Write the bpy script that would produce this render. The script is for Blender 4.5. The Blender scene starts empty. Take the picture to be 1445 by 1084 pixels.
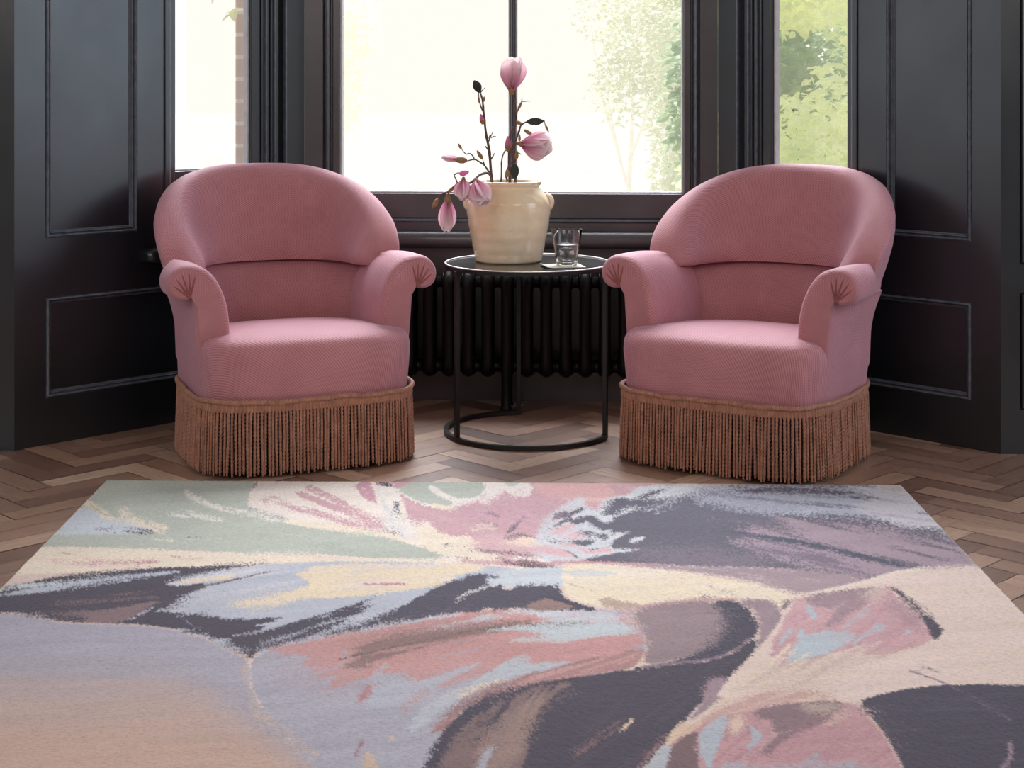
import bpy, bmesh, math, random
import numpy as np
from mathutils import Vector, Matrix, Euler

random.seed(7)
scene = bpy.context.scene
COL = scene.collection
PI = math.pi

# ------------------------------------------------------------------ helpers
def lin(c):
    c = [x / 255.0 for x in c]
    return tuple(x / 12.92 if x <= 0.04045 else ((x + 0.055) / 1.055) ** 2.4 for x in c) + (1.0,)

def tag(o, label=None, cat=None, group=None, kind=None):
    if label: o['label'] = label
    if cat: o['category'] = cat
    if group: o['group'] = group
    if kind: o['kind'] = kind
    return o

def empty(name, loc, rz=0.0):
    o = bpy.data.objects.new(name, None)
    o.empty_display_size = 0.05
    o.location = loc
    o.rotation_euler = (0, 0, rz)
    COL.objects.link(o)
    return o

def mesh(name, verts, faces, material, parent=None, smooth=True, uvs=None, loc=None, sharp=None):
    me = bpy.data.meshes.new(name)
    me.from_pydata([tuple(v) for v in verts], [], [tuple(f) for f in faces])
    if uvs is not None:
        uvl = me.uv_layers.new(name='UVMap')
        li = np.empty(len(me.loops), dtype=np.int32)
        me.loops.foreach_get('vertex_index', li)
        ua = np.asarray(uvs, dtype=np.float32)[li]
        uvl.data.foreach_set('uv', ua.ravel())
    me.polygons.foreach_set('use_smooth', [smooth] * len(me.polygons))
    if sharp is not None and smooth:
        me.set_sharp_from_angle(angle=math.radians(sharp))
    me.materials.append(material)
    me.update()
    o = bpy.data.objects.new(name, me)
    COL.objects.link(o)
    if parent: o.parent = parent
    if loc: o.location = loc
    return o

class MB:
    """collects pieces of ONE mesh"""
    def __init__(self):
        self.v = []; self.f = []; self.uv = []
    def add(self, verts, faces, uvs=None):
        b = len(self.v)
        self.v += [tuple(p) for p in verts]
        self.f += [tuple(i + b for i in f) for f in faces]
        self.uv += list(uvs) if uvs is not None else [(p[0], p[2]) for p in verts]
        return self
    def box(self, x0, x1, y0, y1, z0, z1, T=None, bev=0.0):
        if bev > 0:
            bm = bmesh.new()
            bmesh.ops.create_cube(bm, size=1.0)
            for v in bm.verts:
                v.co = Vector(((x0 + x1) / 2 + v.co.x * (x1 - x0), (y0 + y1) / 2 + v.co.y * (y1 - y0), (z0 + z1) / 2 + v.co.z * (z1 - z0)))
            bmesh.ops.bevel(bm, geom=bm.edges[:], offset=bev, segments=2, affect='EDGES', profile=0.5)
            bm.verts.index_update()
            vs = [v.co.copy() for v in bm.verts]; fs = [[v.index for v in f.verts] for f in bm.faces]
            bm.free()
        else:
            vs = [(x, y, z) for x in (x0, x1) for y in (y0, y1) for z in (z0, z1)]
            fs = [(0, 1, 3, 2), (4, 6, 7, 5), (0, 4, 5, 1), (2, 3, 7, 6), (0, 2, 6, 4), (1, 5, 7, 3)]
        if T: vs = [T(*p) for p in vs]
        return self.add(vs, fs)
    def grid(self, rows, closed_u=False, closed_v=False, uvs=None, cap0=False, cap1=False):
        n = len(rows); m = len(rows[0])
        vs = [p for r in rows for p in r]
        fs = []
        for i in range(n if closed_v else n - 1):
            for j in range(m if closed_u else m - 1):
                a = i * m + j; b = i * m + (j + 1) % m
                c = ((i + 1) % n) * m + (j + 1) % m; d = ((i + 1) % n) * m + j
                fs.append((a, b, c, d))
        if cap0: fs.append(tuple(reversed(range(m))))
        if cap1: fs.append(tuple((n - 1) * m + j for j in range(m)))
        return self.add(vs, fs, uvs)
    def lathe(self, prof, seg=48, c=(0, 0, 0), T=None, caps=True):
        rows = []
        for r, z in prof:
            rows.append([(c[0] + r * math.cos(2 * PI * k / seg), c[1] + r * math.sin(2 * PI * k / seg), c[2] + z) for k in range(seg)])
        if T: rows = [[T(*p) for p in r] for r in rows]
        return self.grid(rows, closed_u=True, cap0=caps and prof[0][0] > 1e-5, cap1=caps and prof[-1][0] > 1e-5)
    def tube(self, pts, rad, seg=8, caps=True, squash=None):
        pts = [Vector(p) for p in pts]
        n = len(pts)
        if not hasattr(rad, '__len__'): rad = [rad] * n
        rows = []
        up = None
        for i, p in enumerate(pts):
            t = (pts[min(i + 1, n - 1)] - pts[max(i - 1, 0)]).normalized()
            if up is None:
                up = Vector((0, 0, 1)) if abs(t.z) < 0.9 else Vector((1, 0, 0))
            s = t.cross(up).normalized()
            up = s.cross(t).normalized()
            rows.append([p + (s * math.cos(2 * PI * k / seg) + up * math.sin(2 * PI * k / seg)) * rad[i] for k in range(seg)])
        return self.grid(rows, closed_u=True, cap0=caps, cap1=caps)
    def build(self, name, material, parent=None, smooth=True, sharp=40, uv=False):
        return mesh(name, self.v, self.f, material, parent, smooth, self.uv if uv else None, None, sharp)

def spline(pts, n):
    """Catmull-Rom through pts"""
    P = [Vector(p) for p in pts]
    P = [P[0] * 2 - P[1]] + P + [P[-1] * 2 - P[-2]]
    out = []
    seg = len(P) - 3
    for k in range(n + 1):
        t = k / n * seg
        i = min(int(t), seg - 1); f = t - i
        a, b, c, d = P[i], P[i + 1], P[i + 2], P[i + 3]
        out.append(0.5 * ((2 * b) + (c - a) * f + (2 * a - 5 * b + 4 * c - d) * f * f + (3 * b - a - 3 * c + d) * f ** 3))
    return out

# ------------------------------------------------------------------ materials
def new_mat(name):
    m = bpy.data.materials.new(name)
    m.use_nodes = True
    nt = m.node_tree
    return m, nt, nt.nodes, nt.links, nt.nodes['Principled BSDF']

def setp(b, **k):
    names = {'color': 'Base Color', 'rough': 'Roughness', 'metal': 'Metallic', 'spec': 'Specular IOR Level', 'sheen': 'Sheen Weight',
             'sheen_rough': 'Sheen Roughness', 'sheen_tint': 'Sheen Tint', 'trans': 'Transmission Weight', 'ior': 'IOR', 'coat': 'Coat Weight',
             'coat_rough': 'Coat Roughness', 'sss': 'Subsurface Weight'}
    for a, v in k.items():
        b.inputs[names[a]].default_value = v

def noise(N, L, scale, detail=3, rough=0.5, vec=None, dist=0.0):
    n = N.new('ShaderNodeTexNoise')
    n.inputs['Scale'].default_value = scale
    n.inputs['Detail'].default_value = detail
    n.inputs['Roughness'].default_value = rough
    n.inputs['Distortion'].default_value = dist
    if vec is not None: L.new(vec, n.inputs['Vector'])
    return n

def ramp(N, L, fac, stops):
    r = N.new('ShaderNodeValToRGB')
    while len(r.color_ramp.elements) < len(stops): r.color_ramp.elements.new(0.5)
    for e, (p, c) in zip(r.color_ramp.elements, stops):
        e.position = p; e.color = c
    L.new(fac, r.inputs['Fac'])
    return r

def bump(N, L, b, height, strength=0.3, dist=0.002):
    bp = N.new('ShaderNodeBump')
    bp.inputs['Strength'].default_value = strength
    bp.inputs['Distance'].default_value = dist
    L.new(height, bp.inputs['Height'])
    L.new(bp.outputs['Normal'], b.inputs['Normal'])
    return bp

def math_node(N, L, op, a, b=None):
    m = N.new('ShaderNodeMath'); m.operation = op
    for i, x in enumerate((a, b)):
        if x is None: continue
        if isinstance(x, (int, float)): m.inputs[i].default_value = x
        else: L.new(x, m.inputs[i])
    return m.outputs[0]

def mapping(N, L, vec, scale=(1, 1, 1), rot=(0, 0, 0)):
    mp = N.new('ShaderNodeMapping')
    mp.inputs['Scale'].default_value = scale
    mp.inputs['Rotation'].default_value = rot
    L.new(vec, mp.inputs['Vector'])
    return mp.outputs[0]

def coords(N, which='Object'):
    return N.new('ShaderNodeTexCoord').outputs[which]

def mixc(N, L, fac, a, b, mode='MIX'):
    m = N.new('ShaderNodeMix'); m.data_type = 'RGBA'; m.blend_type = mode
    if isinstance(fac, (int, float)): m.inputs[0].default_value = fac
    else: L.new(fac, m.inputs[0])
    for i, x in ((6, a), (7, b)):
        if isinstance(x, tuple): m.inputs[i].default_value = x
        else: L.new(x, m.inputs[i])
    return m.outputs[2]

def simple(name, col, rough=0.5, nscale=30, var=0.12, bstr=0.0, bscale=80, stretch=(1, 1, 1), **k):
    m, nt, N, L, b = new_mat(name)
    setp(b, rough=rough, **k)
    v = mapping(N, L, coords(N), stretch)
    n = noise(N, L, nscale, 4, 0.6, v)
    c = lin(col) if max(col) > 1 else tuple(col) + (1,)
    lo = tuple(x * (1 - var) for x in c[:3]) + (1,); hi = tuple(min(1, x * (1 + var)) for x in c[:3]) + (1,)
    r = ramp(N, L, n.outputs['Fac'], [(0.3, lo), (0.7, hi)])
    L.new(r.outputs['Color'], b.inputs['Base Color'])
    if bstr > 0:
        n2 = noise(N, L, bscale, 3, 0.6, v)
        bump(N, L, b, n2.outputs['Fac'], bstr, 0.002)
    return m

# dark satin paint on the joinery, brush marks run up and down
def paint_mat(name, col, rough, brush=True):
    m, nt, N, L, b = new_mat(name)
    co = coords(N)
    v = mapping(N, L, co, (60, 60, 1.2))
    n = noise(N, L, 3.0, 4, 0.6, v)
    n2 = noise(N, L, 4.0, 3, 0.6, co)
    c = lin(col)
    r = ramp(N, L, n2.outputs['Fac'], [(0.3, tuple(x * 0.85 for x in c[:3]) + (1,)), (0.75, tuple(x * 1.2 for x in c[:3]) + (1,))])
    L.new(r.outputs['Color'], b.inputs['Base Color'])
    rr = N.new('ShaderNodeMapRange')
    rr.inputs['To Min'].default_value = rough - 0.06; rr.inputs['To Max'].default_value = rough + 0.1
    L.new(n2.outputs['Fac'], rr.inputs['Value']); L.new(rr.outputs[0], b.inputs['Roughness'])
    bump(N, L, b, n.outputs['Fac'], 0.12, 0.0008)
    setp(b, spec=0.95)
    return m

M = {}
M['paint'] = paint_mat('dark_blue_black_paint', (22, 31, 39), 0.3)
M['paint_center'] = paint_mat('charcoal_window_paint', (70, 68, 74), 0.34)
M['moulding'] = simple('glossy_moulding_highlight_paint', (98, 106, 118), 0.22, 40, 0.25, spec=0.9)  # lighter base colour paints bright highlight lines on mouldings and beads
M['radiator'] = simple('black_radiator_enamel', (8, 9, 11), 0.45, spec=0.3)
M['metal'] = simple('black_powder_coat', (16, 17, 20), 0.42, bstr=0.1, bscale=600)

# pink velvet with a diagonal waffle weave
def velvet(name, weave=True):
    m, nt, N, L, b = new_mat(name)
    uv = coords(N, 'UV')
    sx = N.new('ShaderNodeSeparateXYZ'); L.new(uv, sx.inputs[0])
    U, V = sx.outputs[0], sx.outputs[1]
    k = 680.0
    s1 = math_node(N, L, 'SINE', math_node(N, L, 'MULTIPLY', math_node(N, L, 'ADD', U, V), k))
    s2 = math_node(N, L, 'SINE', math_node(N, L, 'MULTIPLY', math_node(N, L, 'SUBTRACT', U, V), k))
    h = math_node(N, L, 'ADD', math_node(N, L, 'MULTIPLY', s1, 0.6), math_node(N, L, 'MULTIPLY', math_node(N, L, 'MULTIPLY', s1, s2), 0.4))
    h01 = math_node(N, L, 'MULTIPLY_ADD', h, 0.5); h01.node.inputs[2].default_value = 0.5
    n = noise(N, L, 9, 4, 0.6, coords(N))
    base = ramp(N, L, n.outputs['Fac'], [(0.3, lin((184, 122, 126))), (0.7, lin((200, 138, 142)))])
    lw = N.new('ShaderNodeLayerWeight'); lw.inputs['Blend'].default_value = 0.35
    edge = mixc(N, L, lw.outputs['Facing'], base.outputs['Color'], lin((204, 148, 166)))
    if weave:
        dk = ramp(N, L, h01, [(0.0, (0.58, 0.50, 0.50, 1)), (0.6, (1, 1, 1, 1))])
        c = mixc(N, L, 1.0, edge, dk.outputs['Color'], 'MULTIPLY')
        bump(N, L, b, h01, 0.5, 0.0016)
    else:
        c = edge
        n3 = noise(N, L, 400, 2, 0.5, coords(N))
        bump(N, L, b, n3.outputs['Fac'], 0.15, 0.0006)
    L.new(c, b.inputs['Base Color'])
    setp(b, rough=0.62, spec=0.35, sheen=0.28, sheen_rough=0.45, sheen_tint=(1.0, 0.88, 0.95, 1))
    return m
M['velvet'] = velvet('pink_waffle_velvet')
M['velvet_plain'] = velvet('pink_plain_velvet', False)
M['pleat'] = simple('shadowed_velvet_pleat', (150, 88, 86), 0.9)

def cord_mat():
    m, nt, N, L, b = new_mat('copper_silk_cord')
    n = noise(N, L, 60, 3, 0.6, coords(N))
    r = ramp(N, L, n.outputs['Fac'], [(0.25, lin((140, 92, 72))), (0.75, lin((186, 132, 106)))])
    L.new(r.outputs['Color'], b.inputs['Base Color'])
    setp(b, rough=0.55, sheen=0.25, spec=0.35)
    return m
M['cord'] = cord_mat()
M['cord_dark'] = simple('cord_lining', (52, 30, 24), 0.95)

def floor_mat():
    m, nt, N, L, b = new_mat('oak_herringbone_parquet')
    at = N.new('ShaderNodeAttribute'); at.attribute_name = 'tone'
    uv = coords(N, 'UV')
    v = mapping(N, L, uv, (3.0, 42.0, 1))
    n = noise(N, L, 2.2, 6, 0.65, v, 1.2)
    v2 = mapping(N, L, uv, (8.0, 260.0, 1))
    n2 = noise(N, L, 2.0, 3, 0.6, v2)
    t = math_node(N, L, 'ADD', math_node(N, L, 'MULTIPLY', at.outputs['Fac'], 0.62), math_node(N, L, 'MULTIPLY', n.outputs['Fac'], 0.42))
    r = ramp(N, L, t, [(0.12, lin((82, 57, 45))), (0.38, lin((138, 104, 86))), (0.66, lin((184, 148, 124))), (0.9, lin((228, 198, 172)))])
    dk = ramp(N, L, n2.outputs['Fac'], [(0.36, (0.50, 0.46, 0.44, 1)), (0.5, (1, 1, 1, 1))])
    c = mixc(N, L, 0.75, r.outputs['Color'], dk.outputs['Color'], 'MULTIPLY')
    L.new(c, b.inputs['Base Color'])
    rr = N.new('ShaderNodeMapRange'); rr.inputs['To Min'].default_value = 0.36; rr.inputs['To Max'].default_value = 0.56; setp(b, spec=0.8, coat=1.0, coat_rough=0.5)
    L.new(n.outputs['Fac'], rr.inputs['Value']); L.new(rr.outputs[0], b.inputs['Roughness'])
    bump(N, L, b, n2.outputs['Fac'], 0.25, 0.001)
    return m
M['floor'] = floor_mat()
M['room'] = simple('warm_white_plaster', (226, 222, 216), 0.9, 8, 0.04, 0.1, 120)

def glass_pane():
    m, nt, N, L, b = new_mat('clear_window_glass')
    N.remove(b)
    out = N['Material Output']
    tr = N.new('ShaderNodeBsdfTransparent'); tr.inputs['Color'].default_value = (0.975, 0.975, 0.975, 1)
    gl = N.new('ShaderNodeBsdfGlossy'); gl.inputs['Roughness'].default_value = 0.02
    n = noise(N, L, 3, 2, 0.5, coords(N))
    bp = N.new('ShaderNodeBump'); bp.inputs['Strength'].default_value = 0.03
    L.new(n.outputs['Fac'], bp.inputs['Height']); L.new(bp.outputs[0], gl.inputs['Normal'])
    mx = N.new('ShaderNodeMixShader'); mx.inputs[0].default_value = 0.04
    L.new(tr.outputs[0], mx.inputs[1]); L.new(gl.outputs[0], mx.inputs[2]); L.new(mx.outputs[0], out.inputs['Surface'])
    return m
M['pane'] = glass_pane()

def tumbler_mat(name, tint, ior):
    m, nt, N, L, b = new_mat(name)
    n = noise(N, L, 40, 2, 0.5, coords(N))
    r = ramp(N, L, n.outputs['Fac'], [(0.3, tint), (0.7, tuple(x * 0.98 for x in tint[:3]) + (1,))])
    L.new(r.outputs['Color'], b.inputs['Base Color'])
    setp(b, rough=0.02, trans=1.0, ior=ior)
    return m
M['glass'] = tumbler_mat('clear_tumbler_glass', (0.97, 0.98, 0.98, 1), 1.45)
M['water'] = tumbler_mat('still_water', (0.98, 0.99, 0.99, 1), 1.33)
# ------------------------------------------------------------------ the room
R2 = math.sqrt(0.5)
class Wall:
    def __init__(self, ox, oy, ux, uy, flip=False):
        l = math.hypot(ux, uy); self.o = (ox, oy); self.u = (ux / l, uy / l)
        self.n = (self.u[1], -self.u[0]) if not flip else (-self.u[1], self.u[0])
    def __call__(self, s, d, z):
        return (self.o[0] + self.u[0] * s + self.n[0] * d, self.o[1] + self.u[1] * s + self.n[1] * d, z)

WL = Wall(-1.361, 4.264, 1, 1)
WR = Wall(1.324, 4.223, -1, 1, True)
WB = Wall(-0.66, 4.965, 1.307, -0.065)
WFL = Wall(-1.361, 4.264, -1, 0, True)
WFR = Wall(1.324, 4.223, 1, 0)
LB = math.hypot(1.307, 0.065)
HC = 2.7

def holed(mb, T, s0, s1, z0, z1, holes):
    ss = sorted({s0, s1} | {h[0] for h in holes} | {h[2] for h in holes})
    zz = sorted({z0, z1} | {h[1] for h in holes} | {h[3] for h in holes})
    for a, b in zip(ss, ss[1:]):
        for c, d in zip(zz, zz[1:]):
            ms, mz = (a + b) / 2, (c + d) / 2
            if any(h[0] < ms < h[2] and h[1] < mz < h[3] for h in holes): continue
            mb.add([T(a, 0, c), T(b, 0, c), T(b, 0, d), T(a, 0, d)], [(0, 1, 2, 3)])

PANEL = [(0, 0), (0.0012, -0.006), (0.0028, -0.006), (0.0036, 0.001), (0.005, 0.0045), (0.007, 0.0062), (0.009, 0.0050), (0.0105, 0.001), (0.0115, -0.005), (0.0128, -0.006),
         (0.0138, -0.002), (0.0152, 0.0005), (0.0168, -0.001), (0.0182, -0.006), (0.0196, -0.011), (0.021, -0.012)]
def panel(mb, T, h, prof=PANEL, fill=True):
    s0, z0, s1, z1 = h
    rows = []
    for i, d in prof:
        rows.append([T(s0 + i, d, z0 + i), T(s1 - i, d, z0 + i), T(s1 - i, d, z1 - i), T(s0 + i, d, z1 - i)])
    mb.grid(rows, closed_u=True, cap1=fill)

def build_wall(name, T, length, holes, panels, z1=HC):
    mb = MB()
    holed(mb, T, 0, length, -0.012, z1, holes + panels)
    for p in panels:
        i, d = PANEL[-1]
        s0, z0, s1, z1 = p[0] + i, p[1] + i, p[2] - i, p[3] - i
        mb.add([T(s0, d, z0), T(s1, d, z0), T(s1, d, z1), T(s0, d, z1)], [(0, 1, 2, 3)])
    o = mb.build(name, M['paint'], smooth=False)
    for p in panels:
        mm = MB(); panel(mm, T, p, fill=False)
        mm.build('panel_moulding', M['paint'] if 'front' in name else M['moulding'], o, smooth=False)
    return tag(o, kind='structure')

SIDE_Z = (0.60, 2.42)
wl = build_wall('wall_left', WL, 0.991, [(0.475, SIDE_Z[0], 0.912, SIDE_Z[1])], [(0.092, 0.573, 0.384, 2.3), (0.092, 0.128, 0.91, 0.41)])
wr = build_wall('wall_right', WR, 0.957, [(0.45, SIDE_Z[0], 0.878, SIDE_Z[1])], [(0.085, 0.567, 0.354, 2.3), (0.085, 0.13, 0.87, 0.403)])
wfl = build_wall('wall_front_left', WFL, 1.85, [], [(0.12, 0.573, 0.9, 2.3), (0.12, 0.128, 0.9, 0.41)])
wfr = build_wall('wall_front_right', WFR, 1.85, [], [(0.052, 0.514, 0.84, 2.3), (0.052, 0.12, 0.84, 0.4375)])
mb = MB()
holed(mb, WB, 0, LB, -0.012, HC, [(0.058, 0.548, LB - 0.055, SIDE_Z[1])])
wb = tag(mb.build('wall_back', M['paint_center'], smooth=False), kind='structure')

# rear part of the room, behind and beside the camera
for nm, vs in (('wall_room_left', [(-3.2, -3.5, 0), (-3.2, 4.264, 0), (-3.2, 4.264, HC), (-3.2, -3.5, HC)]),
               ('wall_room_right', [(3.17, -3.5, 0), (3.17, 4.223, 0), (3.17, 4.223, HC), (3.17, -3.5, HC)]),
               ('wall_room_rear', [(-3.2, -3.5, 0), (3.17, -3.5, 0), (3.17, -3.5, HC), (-3.2, -3.5, HC)])):
    tag(mesh(nm, vs, [(0, 1, 2, 3)], M['room'], smooth=False), kind='structure')
tag(mesh('ceiling', [(-3.2, -3.5, HC), (3.17, -3.5, HC), (3.17, 4.223, HC), (1.33, 4.223, HC), (0.66, 4.95, HC), (-0.68, 5.0, HC), (-1.37, 4.264, HC), (-3.2, 4.264, HC)],
         [tuple(range(8))], M['room'], smooth=False), kind='structure')

# ------------------------------------------------------------------ herringbone floor
def make_floor():
    W, n = 0.07, 4
    c45 = R2
    verts, faces, uvs, tone = [], [], [], []
    rng = random.Random(3)
    G = 0.0010
    N_ = 90
    for x in range(-N_, N_):
        for y in range(-N_, N_):
            t = (x - y) % (2 * n)
            if t == 0: r = (x * W, y * W, (x + n) * W, (y + 1) * W, 0)
            elif t == 2 * n - 1: r = (x * W, y * W, (x + 1) * W, (y + n) * W, 1)
            else: continue
            cx, cy = (r[0] + r[2]) / 2, (r[1] + r[3]) / 2
            wx, wy = (cx - cy) * c45 + 0.045, (cx + cy) * c45 + 2.0
            if not (-3.3 < wx < 3.3 and -3.6 < wy < 5.2): continue
            b = len(verts); ru, rv = rng.random() * 20, rng.random() * 20
            tn = min(1, max(0, rng.gauss(0.5, 0.23)))
            dz = rng.uniform(-0.0004, 0.0004)
            x0, y0, x1, y1 = r[0] + G, r[1] + G, r[2] - G, r[3] - G
            for px, py in ((x0, y0), (x1, y0), (x1, y1), (x0, y1)):
                verts.append(((px - py) * c45 + 0.045, (px + py) * c45 + 2.0, dz))
                uvs.append((px - r[0] + ru, py - r[1] + rv) if r[4] == 0 else (py - r[1] + ru, px - r[0] + rv))
                tone.append(tn)
            faces.append((b, b + 1, b + 2, b + 3))
    b = len(verts)
    verts += [(-3.4, -3.7, -0.003), (3.4, -3.7, -0.003), (3.4, 4.3, -0.003), (1.3, 4.3, -0.003), (0.7, 5.0, -0.003), (-0.75, 5.05, -0.003), (-1.4, 4.3, -0.003), (-3.4, 4.3, -0.003)]
    faces.append(tuple(range(b, b + 8)))
    uvs += [(0, 0)] * 8; tone += [-0.6] * 8
    o = mesh('floor', verts, faces, M['floor'], smooth=False, uvs=uvs)
    a = o.data.attributes.new('tone', 'FLOAT', 'POINT')
    a.data.foreach_set('value', np.array(tone, dtype=np.float32))
    tag(o, kind='structure')
make_floor()

# ------------------------------------------------------------------ windows
M['bead'] = simple('sky_reflection_bead', (196, 198, 206), 0.45)  # pale grey stands in for sky reflected along the glazing beads
def frame_box(mb, T, s0, s1, d0, d1, z0, z1, bev=0.003):
    mb.box(s0, s1, d0, d1, z0, z1, T=T, bev=bev)

def side_window(idx, T, a, b, g0, g1, zb):
    """a..b opening, g0..g1 visible glass, zb bottom of the glass"""
    P = M['paint']
    root = tag(empty('window_%d' % idx, T((a + b) / 2, 0, SIDE_Z[0])), kind='structure')
    inv = Matrix.Translation(root.location).inverted()
    Tl = lambda s, d, z: tuple(inv @ Vector(T(s, d, z)))
    top = SIDE_Z[1]
    f = MB()
    # near architrave with bead
    frame_box(f, Tl, a - 0.002, a + 0.016, -0.06, 0.006, SIDE_Z[0], top)
    bm_ = MB()
    frame_box(bm_, Tl, a + 0.016, a + 0.026, -0.06, -0.004, SIDE_Z[0], top, 0.004)
    # far mouldings, stepped out from the sash to the wall
    w = b - g1
    for k, (p, q, d) in enumerate(((0.30, 0.42, -0.012), (0.42, 0.52, -0.004), (0.52, 0.62, 0.003), (0.62, 0.74, 0.010))):
        frame_box(f, Tl, g1 + w * p, g1 + w * q, -0.07, d, SIDE_Z[0], top, 0.003)
    frame_box(f, Tl, g1 + w * 0.74, b + 0.035, -0.07, -0.022, SIDE_Z[0], top, 0.001)
    frame_box(f, Tl, a, b, -0.07, 0.0, SIDE_Z[0] - 0.002, SIDE_Z[0] + 0.03, 0.002)
    frame_box(f, Tl, a, b, -0.07, 0.0, top - 0.04, top + 0.002, 0.002)
    frame_box(bm_, Tl, g1 + w * 0.40, g1 + w * 0.44, -0.05, -0.002, SIDE_Z[0], top, 0.002)
    frame_box(bm_, Tl, g1 + w * 0.60, g1 + w * 0.64, -0.05, 0.011, SIDE_Z[0], top, 0.002)
    frame_box(bm_, Tl, b + 0.001, b + 0.008, -0.01, 0.004, SIDE_Z[0], top, 0.002)
    f.build('frame', P, root, smooth=False)
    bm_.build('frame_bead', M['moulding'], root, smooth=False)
    s = MB()
    frame_box(s, Tl, a + 0.026, g0, -0.06, -0.014, SIDE_Z[0] + 0.03, top - 0.04)
    frame_box(s, Tl, g1, g1 + w * 0.30, -0.06, -0.018, SIDE_Z[0] + 0.03, top - 0.04)
    frame_box(s, Tl, g0, g1, -0.06, -0.018, SIDE_Z[0] + 0.03, zb)
    frame_box(s, Tl, g0, g1, -0.06, -0.018, top - 0.1, top - 0.04)
    s.build('sash', P, root, smooth=False)
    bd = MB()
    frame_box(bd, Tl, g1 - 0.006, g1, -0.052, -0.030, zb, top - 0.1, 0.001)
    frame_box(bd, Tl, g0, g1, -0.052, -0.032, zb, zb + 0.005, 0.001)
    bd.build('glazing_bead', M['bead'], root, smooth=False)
    pn = MB(); pn.add([Tl(g0 - .004, -0.045, zb - .004), Tl(g1 + .004, -0.045, zb - .004), Tl(g1 + .004, -0.045, top - 0.096), Tl(g0 - .004, -0.045, top - 0.096)], [(0, 1, 2, 3)])
    pn.build('glass_pane', M['pane'], root, smooth=False)

side_window(1, WL, 0.475, 0.912, 0.522, 0.798, 0.742)
side_window(3, WR, 0.45, 0.878, 0.494, 0.766, 0.742)

def center_window():
    P = M['paint_center']
    root = tag(empty('window_2', WB(LB / 2, 0, 0.55)), kind='structure')
    inv = Matrix.Translation(root.location).inverted()
    Tl = lambda s, d, z: tuple(inv @ Vector(WB(s, d, z)))
    top = SIDE_Z[1]
    a, b = 0.058, LB - 0.055
    g0, g1, zb = 0.110, 1.203, 0.656
    f = MB()
    bm_ = MB()
    frame_box(bm_, Tl, a + 0.012, a + 0.021, -0.07, 0.004, 0.548, top, 0.003)
    frame_box(bm_, Tl, b - 0.021, b - 0.012, -0.07, 0.004, 0.548, top, 0.003)
    frame_box(bm_, Tl, a, b, -0.07, 0.015, 0.567, 0.577, 0.004)
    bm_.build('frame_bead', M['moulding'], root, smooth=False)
    for (s0, s1, d) in ((a - 0.03, a + 0.012, -0.022), (a + 0.021, a + 0.030, -0.012)):
        frame_box(f, Tl, s0, s1, -0.07, d, 0.548, top, 0.003)
    for (s0, s1, d) in ((b - 0.012, b + 0.03, -0.022), (b - 0.030, b - 0.021, -0.012)):
        frame_box(f, Tl, s0, s1, -0.07, d, 0.548, top, 0.003)
    frame_box(f, Tl, a, b, -0.07, 0.006, 0.53, 0.566, 0.002)
    frame_box(f, Tl, a, b, -0.07, 0.0, top - 0.04, top + 0.002, 0.002)
    f.build('frame', P, root, smooth=False)
    s = MB()
    frame_box(s, Tl, a + 0.030, g0, -0.06, -0.006, 0.577, top - 0.04)
    frame_box(s, Tl, g1, b - 0.030, -0.06, -0.006, 0.577, top - 0.04)
    frame_box(s, Tl, g0, g1, -0.06, -0.006, 0.577, zb)
    frame_box(s, Tl, g0, g1, -0.06, -0.006, top - 0.1, top - 0.04)
    s.build('sash', P, root, smooth=False)
    m = MB()
    frame_box(m, Tl, 0.653, 0.671, -0.058, -0.024, zb, top - 0.1, 0.003)
    frame_box(m, Tl, 0.657, 0.667, -0.024, -0.010, zb, top - 0.1, 0.004)
    m.build('glazing_bar', M['paint'], root, smooth=False)
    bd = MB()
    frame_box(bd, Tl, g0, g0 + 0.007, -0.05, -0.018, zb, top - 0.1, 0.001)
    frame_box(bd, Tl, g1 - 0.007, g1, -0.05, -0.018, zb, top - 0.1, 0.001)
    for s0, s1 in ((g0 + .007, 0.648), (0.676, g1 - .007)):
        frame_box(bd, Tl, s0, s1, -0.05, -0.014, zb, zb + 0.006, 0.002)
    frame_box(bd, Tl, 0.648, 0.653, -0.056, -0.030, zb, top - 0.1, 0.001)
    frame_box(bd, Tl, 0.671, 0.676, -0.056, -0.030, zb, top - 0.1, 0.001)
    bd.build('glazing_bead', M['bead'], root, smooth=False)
    for s0, s1 in ((g0 - .004, 0.655), (0.669, g1 + .004)):
        pn = MB(); pn.add([Tl(s0, -0.04, zb - .004), Tl(s1, -0.04, zb - .004), Tl(s1, -0.04, top - 0.096), Tl(s0, -0.04, top - 0.096)], [(0, 1, 2, 3)])
        pn.build('glass_pane', M['pane'], root, smooth=False)
center_window()

# window boards with a rounded nosing, one per bay side
def nosing(idx, T, s0, s1, mat, z=0.503, r=0.024):
    mb = MB()
    prof = []
    nb = 10
    pts = [(0.0, r), (0.035, r)] + [(0.035 + r * math.sin(PI * k / nb), r * math.cos(PI * k / nb)) for k in range(1, nb)] + [(0.035, -r), (0.0, -r)]
    rows = []
    for s, k in ((s0, 0.55), (s0 + 0.004, 0.75), (s0 + 0.012, 0.93), (s0 + 0.024, 1.0), (s1, 1.0)):
        rows.append([T(s, d * (0.5 + 0.5 * k), z + h * k) for d, h in pts])
    mb.grid(rows, cap0=True)
    tag(mb.build('trim_%d' % idx, mat, smooth=True, sharp=50), kind='structure')
nosing(1, WL, 0.39, 0.965, M['paint'])
nosing(2, WB, 0.0, LB, M['paint_center'], 0.513, 0.027)
nosing(3, WR, 0.37, 0.93, M['paint'])
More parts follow.
